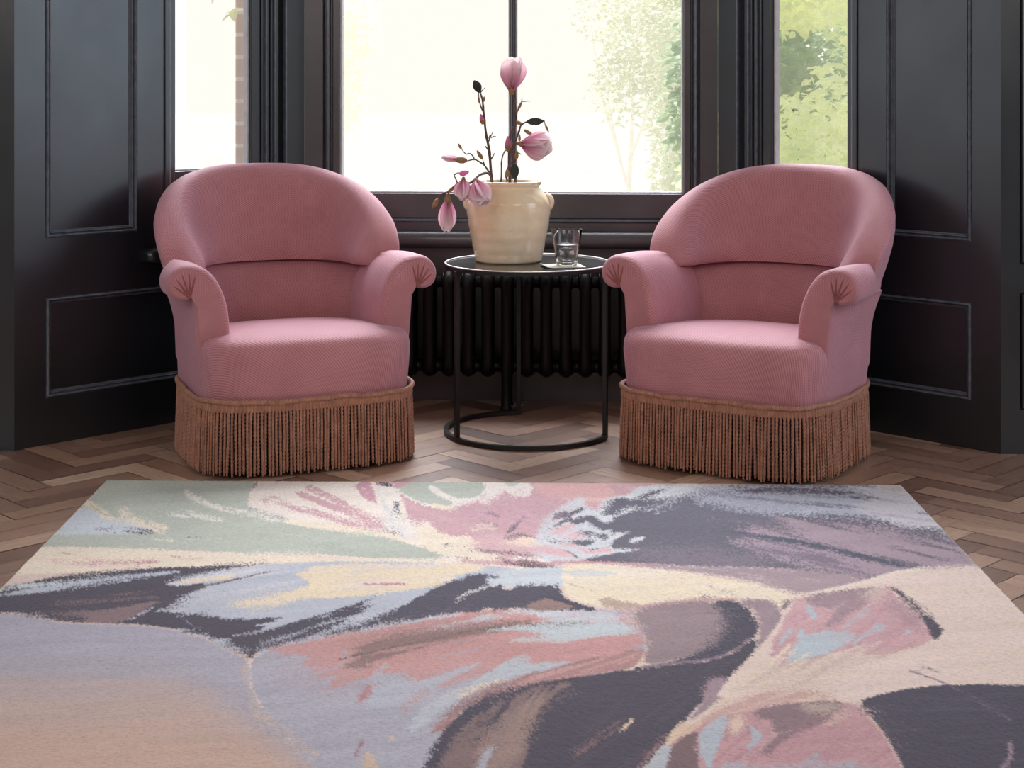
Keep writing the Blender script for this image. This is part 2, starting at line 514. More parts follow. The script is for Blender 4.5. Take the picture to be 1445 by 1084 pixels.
# ------------------------------------------------------------------ armchairs
CA, CB = 0.287, 0.296
def base_pt(t, k=1.0):
    """footprint, t = angle; -90 deg is the front"""
    c, s = math.cos(t), math.sin(t)
    e = 5.0 if s < 0 else 2.4
    ex = (e if s < 0 else 2.4)
    r = (abs(c / CA) ** ex + abs(s / CB) ** ex) ** (-1.0 / ex)
    y = s * r * k
    if s < 0: y -= 0.012 * k * (1 - min(1, abs(c * r) / CA) ** 2)      # gently bowed front
    return (c * r * k, y - 0.040)
def base_x(y):
    y += 0.040
    if y < 0: return CA * (1 - min(0.999, abs(y) / CB) ** 5.0) ** (1 / 5.0)
    return CA * (1 - min(0.999, abs(y) / CB) ** 2.4) ** (1 / 2.4)

def base_loop(n):
    """n points evenly spaced along the footprint, with outward normals"""
    K = 2000
    raw = [base_pt(2 * PI * i / K) for i in range(K + 1)]
    acc = [0.0]
    for a, b in zip(raw, raw[1:]): acc.append(acc[-1] + math.hypot(b[0] - a[0], b[1] - a[1]))
    out = []; j = 0
    for i in range(n):
        L_ = acc[-1] * i / n
        while acc[j + 1] < L_: j += 1
        f = (L_ - acc[j]) / (acc[j + 1] - acc[j])
        p = (raw[j][0] + (raw[j + 1][0] - raw[j][0]) * f, raw[j][1] + (raw[j + 1][1] - raw[j][1]) * f)
        t = (raw[j + 1][0] - raw[j][0], raw[j + 1][1] - raw[j][1]); l = math.hypot(*t)
        out.append((p, (t[1] / l, -t[0] / l)))
    return out, acc[-1]

def grid_uv(rows):
    n, m = len(rows), len(rows[0])
    uv = []
    V0 = 0.0
    us = []
    for i in range(n):
        u = [0.0]
        for a, b in zip(rows[i], rows[i][1:]): u.append(u[-1] + (Vector(a) - Vector(b)).length)
        us.append(u)
    vs = [0.0]
    for i in range(1, n):
        vs.append(vs[-1] + sum((Vector(rows[i][j]) - Vector(rows[i - 1][j])).length for j in range(m)) / m)
    for i in range(n):
        for j in range(m): uv.append((us[i][j], vs[i]))
    return uv

ZR = 0.192       # height of the rope above the fringe
def make_seat(root):
    n = 200
    prof = [(0.985, 0.10), (0.985, 0.175), (0.992, 0.20), (1.006, 0.25), (1.014, 0.29), (1.010, 0.31), (1.001, 0.323), (0.978, 0.335), (0.93, 0.344),
            (0.84, 0.350), (0.72, 0.355), (0.56, 0.359), (0.38, 0.362), (0.2, 0.364), (0.04, 0.3645)]
    rows, uvs = [], []
    acc = 0.0
    for i, (k, z) in enumerate(prof):
        row = []
        for j in range(n):
            t = 2 * PI * j / n
            x, y = base_pt(t, k)
            # sewn pleats at the two front corners
            if 1 < i < 7:
                for a0 in (-PI / 2 - 0.70, -PI / 2 + 0.70, -PI / 2 - 0.86, -PI / 2 + 0.86):
                    d = (t - 2 * PI) - a0 + (0.30 - z) * 0.35 * (1 if a0 > -PI / 2 else -1)
                    g = 0.007 * math.exp(-(d / 0.02) ** 2) * max(0.0, min(1.0, (0.31 - z) / 0.06))
                    r = math.hypot(x, y); x *= (r - g) / r; y *= (r - g) / r
            # cushion falls a little toward its front
            zz = z - (0.036 * max(0.0, (y + 0.24) / 0.46) * min(1.0, (i - 5) / 3.0) if i >= 6 else 0)
            row.append((x, y, zz))
            b = base_pt(t, min(k, 1.0)); r0 = math.hypot(*b)
            h = max(0.0, 0.33 - z) if i < 7 else 0.0
            uvs.append((b[0] * (r0 + h) / r0, b[1] * (r0 + h) / r0))
        rows.append(row)
    mb = MB(); mb.grid(rows, closed_u=True, uvs=uvs, cap1=True)
    return mb.build('seat', M['velvet'], root, uv=True, sharp=80)

ARM_P = [(0.205, 0.300), (0.203, 0.335), (0.203, 0.375), (0.206, 0.415), (0.213, 0.455), (0.225, 0.490), (0.243, 0.522), (0.268, 0.545), (0.294, 0.555),
         (0.320, 0.557), (0.340, 0.551), (0.356, 0.538), (0.366, 0.520), (0.368, 0.500), (0.362, 0.482), (0.349, 0.469), (0.333, 0.463), (0.317, 0.464),
         (0.304, 0.470), (0.299, 0.455), (0.297, 0.430), (0.295, 0.390), (0.292, 0.340), (0.289, 0.300), (0.285, 0.250), (0.281, 0.215), (0.279, 0.185)]
def make_arm(root, sgn):
    P = [Vector((p[0], 0, p[1])) for p in spline([(a, 0, b) for a, b in ARM_P], 78)] if False else spline([(a, 0, b) for a, b in ARM_P], 78)
    m = len(P)
    def spine(p):
        if p.z > 0.455 and p.x > 0.285: return Vector((0.318, 0, 0.508))
        if p.x < 0.29 and p.z > 0.42: return Vector((0.285, 0, 0.47))
        return Vector((0.262, 0, max(0.30, min(p.z, 0.43))))
    rows = []
    def sec(y, push=0.0, inset=0.0, lift=0.0, tk=0.0):
        row = []
        for p in P:
            q = p.lerp(spine(p), inset)
            x, z = q.x, q.z
            # the lower outside follows the curved base
            dx = base_x(max(-0.23, y)) - base_x(-0.2)
            w = max(0.0, min(1.0, (0.46 - z) / 0.2)) if x > 0.27 else 0.0
            x += dx * w
            row.append((sgn * x, y - push, z + lift))
        return row
    y0 = -0.222
    for ins, push in ((0.26, 0.0105), (0.17, 0.009), (0.09, 0.005), (0.035, 0.0)):
        rows.append(sec(y0, push, ins))
    for k in range(0, 15):
        v = k / 14
        y = y0 + 0.010 + v * 0.30
        row = sec(y)
        # further back the scroll tightens against the back and the inside spreads outward
        e = max(0.0, v - 0.25) / 0.75
        e = e * e * (3 - 2 * e)
        r2 = []
        for (x, yy, z) in row:
            ax = abs(x)
            # outside of the arm swells out to meet the back
            if ax > 0.27 and z < 0.475:
                ff = max(0.0, min(1.0, (z - 0.19) / 0.42)); ff = ff * (1.6 - 0.6 * ff); gg = max(0.0, min(1.0, (z - 0.33) / 0.29)); gg = gg * gg * (3 - 2 * gg)
                w2 = max(0.0, min(1.0, (yy + 0.20) / 0.20)); w2 = w2 * w2 * (3 - 2 * w2)
                ax += (0.283 + 0.012 * ff + 0.057 * gg + 0.0015 - ax) * w2
            elif z > 0.44 and ax > 0.30: ax = ax - (ax - 0.30) * 0.72 * e
            if ax < 0.27: ax += 0.012 * e
            zz = z - 0.012 * e * max(0, (z - 0.42) / 0.13)
            r2.append((sgn * ax, yy, zz))
        rows.append(r2)
    low = lambda z: z - 0.022 * max(0.0, min(1.0, (z - 0.30) / 0.18))
    rows = [[(x, y, low(z)) for x, y, z in r] for r in rows]
    mb = MB()
    uvs = grid_uv(rows)
    mb.grid(rows, uvs=uvs)
    from mathutils.geometry import tessellate_polygon
    for t in tessellate_polygon([[Vector((p[0], p[2], 0)) for p in rows[0]]]): mb.f.append(tuple(t))
    arm = mb.build('arm', M['velvet'], root, uv=True, sharp=70)
    # gathered pleats fanning over the scroll end
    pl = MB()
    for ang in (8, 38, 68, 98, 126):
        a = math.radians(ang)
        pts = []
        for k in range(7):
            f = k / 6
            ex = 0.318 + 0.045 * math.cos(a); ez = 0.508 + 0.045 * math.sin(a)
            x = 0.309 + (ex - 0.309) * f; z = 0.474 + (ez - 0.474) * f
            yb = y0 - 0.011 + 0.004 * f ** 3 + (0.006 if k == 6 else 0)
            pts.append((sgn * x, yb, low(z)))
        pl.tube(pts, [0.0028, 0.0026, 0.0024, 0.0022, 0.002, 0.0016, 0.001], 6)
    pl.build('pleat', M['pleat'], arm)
    return arm

ZS = 0.487
def back_params(a):
    """a in -1..1 round the back: plan angle and height of the top edge"""
    t = a * PI / 2
    sx = math.copysign(abs(math.sin(t)) ** (2 / 3.0), math.sin(t))
    h = max(0.0, math.cos(t)) ** (2 / 3.0)
    phi = math.asin(max(-1, min(1, sx)))
    return phi, 0.514 + 0.252 * h
def shell(phi, z, inset):
    f = max(0.0, min(1.0, (z - 0.19) / 0.42)); f = f * (1.6 - 0.6 * f)
    g = max(0.0, min(1.0, (z - 0.33) / 0.29)); g = g * g * (3 - 2 * g)
    rx = 0.283 + 0.012 * f + 0.057 * g; ry = 0.280 + 0.055 * f + 0.065 * g
    e = 2.35
    c, s = math.sin(phi), math.cos(phi)
    r = (abs(c) ** e + abs(s) ** e) ** (-1 / e)
    x, y = rx * r * c, ry * r * s
    nx, ny = c / rx, s / ry
    l = math.hypot(nx, ny)
    return (x - nx / l * inset, y - ny / l * inset + 0.0, z)
def make_back(root):
    NA = 90
    rows = []
    for i in range(NA + 1):
        a = -1 + 2 * i / NA
        phi, T = back_params(a)
        up = T - ZS
        zi = lambda f: ZS + up * f
        k = min(1.0, up / 0.12)
        prof = [(0.045, ZS + 0.012), (0.085, ZS - 0.004), (0.105, ZS - 0.002), (0.114, zi(0.06)), (0.117, zi(0.14)), (0.115, zi(0.25)), (0.110, zi(0.38)), (0.103, zi(0.52)), (0.096, zi(0.66)),
                (0.089, zi(0.78)), (0.083, zi(0.86)), (0.075, zi(0.925)), (0.064, zi(0.97)), (0.050, zi(0.993)), (0.036, zi(1.0)), (0.022, zi(0.985)), (0.011, zi(0.955)), (0.004, zi(0.90)),
                (0.0, zi(0.80)), (0.0, zi(0.62)), (0.0, zi(0.4)), (0.0, zi(0.15)), (0.0, 0.44), (0.0, 0.38), (0.0, 0.32), (0.0, 0.26), (0.0, 0.22), (0.0, 0.18)]
        row = []
        for ins, z in prof:
            s = 0.55 + 0.45 * k if ins > 0 else 1
            row.append(shell(phi, z, ins * s))
        rows.append(row)
    mb = MB()
    # rows run round the back; transpose so that u follows the sweep
    cols = [[rows[i][j] for i in range(len(rows))] for j in range(len(rows[0]))]
    mb.grid(cols, uvs=grid_uv(cols))
    b = mb.build('backrest', M['velvet'], root, uv=True, sharp=75)
    # lower back pad
    lo = []
    for j, (ins, z) in enumerate(((0.10, 0.30), (0.108, 0.34), (0.108, 0.38), (0.102, 0.42), (0.094, 0.455), (0.084, 0.478), (0.06, 0.492))):
        lo.append([shell(math.radians(-88 + 176 * i / 60), z, ins * (1 - 0.62 * abs(math.sin(math.radians(-88 + 176 * i / 60))) ** 6)) for i in range(61)])
    mb = MB(); mb.grid(lo, uvs=grid_uv(lo))
    mb.build('lower_back_pad', M['velvet'], root, uv=True, sharp=75)

def make_fringe(root):
    n = 222
    loop, per = base_loop(n)
    rng = random.Random(5)
    mb = MB()
    rad, seg, lobes = 0.0033, 8, 2
    nz = 34
    top, bot0 = 0.170, 0.006
    fs = []
    for q, ((x, y), (nx, ny)) in enumerate(loop):
        bot = bot0 + rng.uniform(-0.002, 0.007)
        ph = rng.random() * PI
        off = 0.0075 + rng.uniform(-0.0012, 0.0022)
        tx, ty = -ny, nx
        drift = rng.gauss(0, 0.0010); sway = rng.gauss(0, 0.0005)
        rows = []
        for k in range(nz + 1):
            f = k / nz
            z = top + (bot - top) * f
            cx = x + nx * (off + 0.006 * f) + tx * (drift * f + sway * math.sin(f * 5))
            cy = y + ny * (off + 0.006 * f) + ty * (drift * f + sway * math.sin(f * 5))
            tw = ph + f * 2 * PI * 8.0
            rr = rad * (1.0 if f < 0.96 else 0.75)
            row = []
            for s in range(seg):
                a = 2 * PI * s / seg
                e = 1.0 + 0.40 * math.cos(2 * (a - tw)) 
                row.append((cx + rr * e * math.cos(a), cy + rr * e * math.sin(a), z))
            rows.append(row)
        mb.grid(rows, closed_u=True, cap1=True)
    fr = tag(mb.build('fringe', M['cord'], root, sharp=80), kind='stuff')
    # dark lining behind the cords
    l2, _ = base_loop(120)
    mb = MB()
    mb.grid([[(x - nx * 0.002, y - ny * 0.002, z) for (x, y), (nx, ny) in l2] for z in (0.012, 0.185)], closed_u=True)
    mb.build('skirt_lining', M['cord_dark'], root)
    # ribbed heading of the fringe
    nb = 228 * 6
    l3, _ = base_loop(nb)
    rows = []
    for z, o in ((0.166, 0.006), (0.168, 0.0105), (0.178, 0.0105), (0.190, 0.009), (0.191, 0.003)):
        rows.append([(x + nx * (o + (0.0016 * math.cos(2 * PI * i / 6) if 0.167 < z < 0.19 else 0)), y + ny * (o + (0.0016 * math.cos(2 * PI * i / 6) if 0.167 < z < 0.19 else 0)), z) for i, ((x, y), (nx, ny)) in enumerate(l3)])
    mb = MB(); mb.grid(rows, closed_u=True)
    mb.build('fringe_heading', M['cord'], root)
    # twisted rope along the top
    nr = 1400
    l4, per = base_loop(nr)
    rows = []
    for i, ((x, y), (nx, ny)) in enumerate(l4):
        tw = 2 * PI * i / nr * 110
        wob = 0.0015 * math.sin(i * 0.031) + 0.001 * math.sin(i * 0.077)
        row = []
        for s in range(10):
            a = 2 * PI * s / 10
            e = 0.0062 * (1 + 0.16 * math.cos(2 * (a - tw)))
            row.append((x + nx * (0.010 + e * math.cos(a)), y + ny * (0.010 + e * math.cos(a)), ZR + wob + e * math.sin(a)))
        rows.append(row)
    mb = MB(); mb.grid(rows, closed_u=True, closed_v=True)
    mb.build('rope_trim', M['cord'], root)

def make_armchair():
    root = empty('armchair', (0, 0, 0))
    make_seat(root)
    for s in (-1, 1): make_arm(root, s)
    make_back(root)
    make_fringe(root)
    return root

def children(o): return [c for c in list(COL.objects) if c.parent == o]
def copy_tree(o, parent=None):
    c = o.copy(); COL.objects.link(c); c.parent = parent
    for ch in children(o): copy_tree(ch, c)
    return c

chair = make_armchair()
chair.location = (-0.632, 4.346, 0); chair.rotation_euler = (0, 0, math.radians(22.5))
tag(chair, 'pink velvet armchair with copper fringe, left of the round table, turned to the right', 'armchair', 'pair of pink fringed armchairs')
chair2 = copy_tree(chair)
chair2.location = (0.677, 4.292, 0); chair2.rotation_euler = (0, 0, math.radians(-32))
chair2['label'] = 'pink velvet armchair with copper fringe, right of the round table, by the leafy window'
# ------------------------------------------------------------------ round side table
F, YH, CX = 2200.0, 120.0, 722.5
def at(px, py, Y):
    """photo pixel seen at distance Y -> point in the room"""
    return Vector(((px - CX) / F * Y, Y, 1.0 - (py - YH) / F * Y))

M['table_glass'] = simple('black_table_glass', (34, 38, 38), 0.12, 3, 0.05, spec=0.6)
M['rim'] = simple('polished_table_rim', (214, 212, 208), 0.35, metal=0.5)
TC = (0.046, 4.492); TR = 0.240; TZ = 0.488
def make_table():
    root = tag(empty('side_table', (TC[0], TC[1], 0)), 'round black side table with glossy top on an open ring frame, between the armchairs', 'side table')
    mb = MB()
    mb.lathe([(0.001, TZ - 0.008), (TR - 0.006, TZ - 0.008), (TR - 0.006, TZ), (0.001, TZ)], 128)
    mb.build('tabletop', M['table_glass'], root, sharp=30)
    mb = MB()
    prof = [(TR - 0.006, TZ - 0.011), (TR, TZ - 0.011), (TR + 0.0005, TZ - 0.010), (TR + 0.0005, TZ - 0.001), (TR - 0.0005, TZ + 0.0005)]
    mb.lathe(prof + [(TR - 0.0055, TZ + 0.0005), (TR - 0.006, TZ)], 128, caps=False)
    mb.build('apron_ring', M['metal'], root, sharp=30)
    mb = MB()
    rows = []
    for k in range(128):
        a = 2 * PI * k / 128
        rows.append([((TR - 0.0025 + 0.0028 * math.cos(b)) * math.cos(a), (TR - 0.0025 + 0.0028 * math.cos(b)) * math.sin(a), TZ + 0.0010 + 0.0022 * math.sin(b)) for b in [2 * PI * i / 8 for i in range(8)]])
    mb.grid(rows, closed_u=True, closed_v=True)
    mb.build('rim', M['rim'], root)
    w = 0.0065
    R = TR - 0.004
    legs = [math.atan2(-0.53, -0.849), math.atan2(-0.40, 0.933), math.atan2(0.99, -0.11)]
    for a in legs:
        mb = MB()
        c, s = math.cos(a), math.sin(a)
        T = lambda x, y, z, c=c, s=s: (c * (R + x) - s * y, s * (R + x) + c * y, z)
        mb.box(-w, w, -w, w, 0.002 if a != legs[0] else 0.013, TZ - 0.010, T=T, bev=0.0012)
        mb.build('leg', M['metal'], root, smooth=False)
    # the foot ring runs from the rear leg round the left and front to the right leg
    mb = MB()
    a0 = legs[2]; a1 = legs[1] + 2 * PI
    n = 90
    rows = []
    for k in range(n + 1):
        a = a0 + (a1 - a0) * k / n
        c, s = math.cos(a), math.sin(a)
        rows.append([((R + x) * c, (R + x) * s, z) for x, z in ((-w, 0.0015), (w, 0.0015), (w, 0.0135), (-w, 0.0135))])
    mb.grid(rows, closed_u=True, cap0=True, cap1=True)
    mb.build('foot_ring', M['metal'], root, sharp=30)
make_table()

# ------------------------------------------------------------------ stoneware jar
def vase_mat():
    m, nt, N, L, b = new_mat('cream_crackle_glaze')
    co = coords(N)
    n = noise(N, L, 7, 4, 0.6, co)
    r = ramp(N, L, n.outputs['Fac'], [(0.25, lin((236, 208, 162))), (0.5, lin((246, 226, 192))), (0.8, lin((251, 238, 218)))])
    v = N.new('ShaderNodeTexVoronoi'); v.feature = 'DISTANCE_TO_EDGE'; v.inputs['Scale'].default_value = 60
    L.new(mapping(N, L, co, (1, 1, 0.7)), v.inputs['Vector'])
    cr = ramp(N, L, v.outputs['Distance'], [(0.0, (0.86, 0.80, 0.74, 1)), (0.03, (1, 1, 1, 1))])
    c = mixc(N, L, 0.5, r.outputs['Color'], cr.outputs['Color'], 'MULTIPLY')
    L.new(c, b.inputs['Base Color'])
    setp(b, rough=0.16, coat=0.4, coat_rough=0.06)
    n2 = noise(N, L, 18, 2, 0.5, co)
    bump(N, L, b, n2.outputs['Fac'], 0.08, 0.002)
    return m
M['vase'] = vase_mat()
VX, VY = -0.010, 4.535
def make_vase():
    root = tag(empty('stoneware_jar', (VX, VY, TZ + 0.0005)), 'cream glazed stoneware jar with small lugs holding magnolia branches, on the round table', 'jar')
    ctrl = [(0.0, 0.004), (0.084, 0.004), (0.092, 0.0), (0.097, 0.004), (0.101, 0.025), (0.111, 0.075), (0.119, 0.120), (0.1225, 0.150), (0.122, 0.168), (0.1165, 0.184),
            (0.106, 0.198), (0.094, 0.209), (0.0885, 0.214), (0.0885, 0.218), (0.0935, 0.223), (0.0965, 0.228), (0.0965, 0.2315), (0.093, 0.2335), (0.087, 0.232),
            (0.083, 0.222), (0.083, 0.212), (0.100, 0.195), (0.114, 0.165), (0.112, 0.120), (0.100, 0.060), (0.088, 0.012), (0.0, 0.012)]
    # finer body with faint throwing rings
    prof = []
    for a, b in zip(ctrl, ctrl[1:]):
        st = 6 if abs(b[1] - a[1]) > 0.02 else 2
        for k in range(st):
            f = k / st
            prof.append((a[0] + (b[0] - a[0]) * f, a[1] + (b[1] - a[1]) * f))
    prof.append(ctrl[-1])
    sm = prof[:]
    for i in range(1, len(prof) - 1):
        if prof[i][1] > 0.01 and prof[i][0] > 0.02 and prof[i][1] < 0.205:
            sm[i] = (0.25 * prof[i - 1][0] + 0.5 * prof[i][0] + 0.25 * prof[i + 1][0], 0.25 * prof[i - 1][1] + 0.5 * prof[i][1] + 0.25 * prof[i + 1][1])
    sm = [(r + (0.0006 * math.sin(z * 190) if 0.02 < z < 0.19 and i < len(sm) * 0.55 else 0), z) for i, (r, z) in enumerate(sm)]
    mb = MB(); mb.lathe(sm, 96)
    mb.build('body', M['vase'], root, sharp=60)
    for s in (-1, 1):
        mb = MB()
        rows = []
        pts = [(0.112, 0.150), (0.120, 0.158), (0.1225, 0.172), (0.118, 0.186), (0.108, 0.194)]
        sp = spline([(s * x, 0, z) for x, z in pts], 14)
        mb.tube(sp, [0.007 + 0.004 * math.sin(PI * k / 14) for k in range(15)], 10)
        for i, v in enumerate(mb.v): mb.v[i] = (v[0], v[1] * 1.9, v[2])
        mb.build('lug', M['vase'], root)
make_vase()

# ------------------------------------------------------------------ tumbler of water and its paper mat
GX, GY = 0.155, 4.408
def make_glass():
    root = tag(empty('water_glass', (GX, GY, TZ + 0.0038)), 'short clear tumbler half full of water, on the paper mat beside the jar', 'glass')
    mb = MB()
    mb.lathe([(0.0, 0.001), (0.024, 0.001), (0.028, 0.0), (0.0305, 0.003), (0.033, 0.030), (0.0385, 0.066), (0.0435, 0.0985), (0.0440, 0.1005), (0.0432, 0.1012), (0.0422, 0.100),
              (0.0370, 0.066), (0.0312, 0.030), (0.028, 0.012), (0.026, 0.009), (0.0, 0.009)], 64)
    mb.build('tumbler', M['glass'], root, sharp=50)
    mb = MB()
    mb.lathe([(0.0, 0.0094), (0.0256, 0.0094), (0.0277, 0.0124), (0.0308, 0.030), (0.0356, 0.0585), (0.0350, 0.0590), (0.0, 0.0590)], 64)
    mb.build('water', M['water'], root, sharp=50)
make_glass()
M['paper'] = simple('white_paper', (226, 218, 206), 0.85, 60, 0.05)
def make_mat():
    n = 14
    rows = []
    W, D = 0.056, 0.046
    ca, sa = math.cos(math.radians(12)), math.sin(math.radians(12))
    for i in range(n + 1):
        r = []
        for j in range(n + 1):
            x = -W + 2 * W * i / n; y = -D + 2 * D * j / n
            e = max(0, -x - 0.03)
            z = TZ + 0.0022 + 4.0 * e * e
            r.append((GX - 0.012 + x * ca - y * sa, GY - 0.006 + x * sa + y * ca, z))
        rows.append(r)
    mb = MB()
    low = [[(x, y, z - 0.0012) for x, y, z in r] for r in rows]
    mb.grid(rows)
    b = len(mb.v); mb.grid(low)
    m = n + 1
    edge = [(0, j) for j in range(m)] + [(i, n) for i in range(1, m)] + [(n, j) for j in range(n - 1, -1, -1)] + [(i, 0) for i in range(n - 1, 0, -1)]
    for (a, c) in zip(edge, edge[1:] + edge[:1]):
        p, q = a[0] * m + a[1], c[0] * m + c[1]
        mb.f.append((p, q, q + b, p + b))
    o = mb.build('paper_mat', M['paper'], smooth=False)
    tag(o, 'small white paper mat under the water glass, left edge lifting off the table', 'paper mat')
make_mat()

# ------------------------------------------------------------------ cast iron radiator
def make_radiator():
    root = tag(empty('column_radiator', (-0.014, 4.835, 0), math.atan2(-0.065, 1.307)), 'black cast iron column radiator against the wall under the wide window', 'radiator')
    proto = None; hub0 = None; foot0 = None
    n = 20
    for i in range(n):
        x = (i - (n - 1) / 2) * 0.0603 + 0.03
        if proto is None:
            mb = MB()
            zt, zb_, h = 0.430, 0.092, 0.040
            pts = []
            for k in range(11): pts.append((0, -h + 0.0, zb_ + 0.045 + (zt - zb_ - 0.09) * k / 10))
            for k in range(1, 12):
                a = PI * k / 12
                pts.append((0, -h * math.cos(a), zt - 0.045 + 0.028 * math.sin(a)))
            for k in range(11): pts.append((0, h, zt - 0.045 - (zt - zb_ - 0.09) * k / 10))
            for k in range(1, 12):
                a = PI * k / 12
                pts.append((0, h * math.cos(a), zb_ + 0.045 - 0.028 * math.sin(a)))
            P_ = [Vector(p) for p in pts]
            rows = []
            m_ = len(P_)
            for k in range(m_):
                t = (P_[(k + 1) % m_] - P_[k - 1]).normalized()
                s = Vector((1, 0, 0)); u = t.cross(s).normalized()
                rows.append([P_[k] + s * 0.0175 * math.cos(2 * PI * q / 12) + u * 0.0145 * math.sin(2 * PI * q / 12) for q in range(12)])
            mb.grid(rows, closed_u=True, closed_v=True)
            # mid column and the swollen hubs top and bottom
            mb.tube([(0, 0, zb_ + 0.01), (0, 0, zt - 0.01)], 0.0125, 10)
            for zc in (zb_ + 0.038, zt - 0.038):
                rows = []
                for xx, r in ((-0.0302, 0.019), (-0.022, 0.021), (-0.018, 0.029), (0.018, 0.029), (0.022, 0.021), (0.0302, 0.019)):
                    rows.append([(xx, 1.25 * r * math.cos(2 * PI * q / 16), zc + r * math.sin(2 * PI * q / 16)) for q in range(16)])
                mb.grid(rows, closed_u=True, cap0=True, cap1=True)
            proto = mb.build('radiator_section', M['radiator'], root, sharp=50)
            o = proto
        else:
            o = proto.copy(); COL.objects.link(o); o.parent = root
        o.location = (x, 0, 0)
    for x in (-0.573 + 0.03, 0.0, 0.573 + 0.03):
        if foot0 is None:
            mb = MB()
            mb.tube([(0, -0.045, 0.001), (0, -0.043, 0.012), (0, -0.040, 0.06), (0, -0.040, 0.15)], [0.020, 0.016, 0.014, 0.016], 12)
            mb.tube([(0, 0.045, 0.001), (0, 0.043, 0.012), (0, 0.040, 0.06), (0, 0.040, 0.15)], [0.020, 0.016, 0.014, 0.016], 12)
            foot0 = mb.build('foot', M['radiator'], root); o = foot0
        else:
            o = foot0.copy(); COL.objects.link(o); o.parent = root
        o.location = (x - 0.002, 0, 0)
make_radiator()

# ------------------------------------------------------------------ magnolia branches
def petal_mat():
    m, nt, N, L, b = new_mat('magnolia_petal')
    uv = coords(N, 'UV')
    sx = N.new('ShaderNodeSeparateXYZ'); L.new(uv, sx.inputs[0])
    n = noise(N, L, 3.0, 4, 0.6, mapping(N, L, uv, (9, 1.2, 1)))
    t = math_node(N, L, 'ADD', sx.outputs[1], math_node(N, L, 'MULTIPLY', math_node(N, L, 'SUBTRACT', n.outputs['Fac'], 0.5), 0.9))
    r = ramp(N, L, t, [(0.0, lin((224, 150, 188))), (0.22, lin((242, 196, 216))), (0.5, lin((250, 224, 232))), (0.9, lin((255, 246, 246)))])
    L.new(r.outputs['Color'], b.inputs['Base Color'])
    setp(b, rough=0.5, spec=0.3)
    out = N['Material Output']
    tl = N.new('ShaderNodeBsdfTranslucent'); L.new(r.outputs['Color'], tl.inputs['Color'])
    mx = N.new('ShaderNodeMixShader'); mx.inputs[0].default_value = 0.58
    L.new(b.outputs[0], mx.inputs[1]); L.new(tl.outputs[0], mx.inputs[2]); L.new(mx.outputs[0], out.inputs['Surface'])
    return m
M['petal'] = petal_mat()
M['bark'] = simple('grey_brown_bark', (98, 74, 72), 0.8, 120, 0.3, 0.3, 300)
M['calyx'] = simple('fuzzy_brown_bud_scale', (150, 118, 80), 0.8, 150, 0.35)
M['bud_pink'] = simple('closed_pink_bud', (206, 110, 156), 0.5, 40, 0.2, stretch=(1, 1, 0.2))
M['leaf_dark'] = simple('dark_green_leaf', (44, 54, 46), 0.5, 60, 0.3, 0.2, 90)

def orient(o, d, roll=0.0):
    """local z along d, local x turned toward the room"""
    z = Vector(d).normalized()
    x = Vector((0, -1, 0)) - z * z.dot(Vector((0, -1, 0)))
    if x.length < 1e-3: x = Vector((1, 0, 0))
    x.normalize(); y = z.cross(x)
    m = Matrix((x, y, z)).transposed()
    o.rotation_mode = 'QUATERNION'
    o.rotation_quaternion = m.to_quaternion() @ Euler((0, 0, roll)).to_quaternion()

def petal_rows(Ln, Wd, cup, spread, close):
    """petal growing along +z, bulging toward +x; close = how far the tip folds back to the middle"""
    rows, uvs = [], []
    nu, nv = 10, 14
    for i in range(nv + 1):
        v = i / nv
        if v < 0.56: w = Wd * (0.22 + 0.78 * math.sin(v / 0.56 * PI / 2))
        else: w = Wd * math.sqrt(max(0.0, 1 - ((v - 0.56) / 0.45) ** 2))
        w = max(w, 0.0012)
        out = spread * math.sin(PI * v * close) ** 0.8
        z = Ln * (v - 0.10 * v ** 4)
        row = []
        for j in range(nu + 1):
            u = -1 + 2 * j / nu
            th = u * cup
            R = w / max(0.15, math.sin(min(cup, PI / 2)))
            row.append((out - R * (1 - math.cos(th)) * 0.8, R * math.sin(th), z - 0.04 * Ln * u * u * v))
            uvs.append((u * 0.5 + 0.5, v))
        rows.append(row)
    return rows, uvs

def flower(parent, loc, d, L_, petals, roll=0.0, label=None):
    """petals: list of (angle, length factor, width, cup, spread, tipcurl)"""
    fl = empty('flower', loc); fl.parent = parent
    orient(fl, d, roll)
    for ang, lf, wd, cup, sp, tc in petals:
        rows, uvs = petal_rows(L_ * lf, L_ * wd, cup, L_ * sp, L_ * tc)
        mb = MB(); mb.grid(rows, uvs=uvs)
        p = mb.build('petal', M['petal'], fl, uv=True, sharp=180)
        p.rotation_euler = (0, 0, ang)
        so = p.modifiers.new('thickness', 'SOLIDIFY'); so.thickness = 0.0008
    mb = MB(); mb.lathe([(0.0, -0.14 * L_), (0.05 * L_, -0.12 * L_), (0.085 * L_, -0.03 * L_), (0.10 * L_, 0.05 * L_), (0.07 * L_, 0.14 * L_), (0.0, 0.16 * L_)], 12)
    mb.build('calyx', M['calyx'], fl)
    return fl

def bud(parent, loc, d, L_, w, mat, name='bud', scale_mat=None):
    mb = MB()
    prof = [(0.0, 0.0), (0.55, 0.08), (0.9, 0.25), (1.0, 0.42), (0.82, 0.65), (0.5, 0.85), (0.2, 0.96), (0.0, 1.0)]
    mb.lathe([(r * w, z * L_) for r, z in prof], 12)
    o = mb.build(name, mat, parent)
    o.location = loc; orient(o, d)
    if scale_mat:
        mb = MB(); mb.lathe([(0.0, -0.06 * L_), (0.5 * w, -0.02 * L_), (0.98 * w, 0.22 * L_), (1.04 * w, 0.36 * L_), (0.9 * w, 0.44 * L_)], 12)
        mb.build('bud_scale', scale_mat, o)
    return o

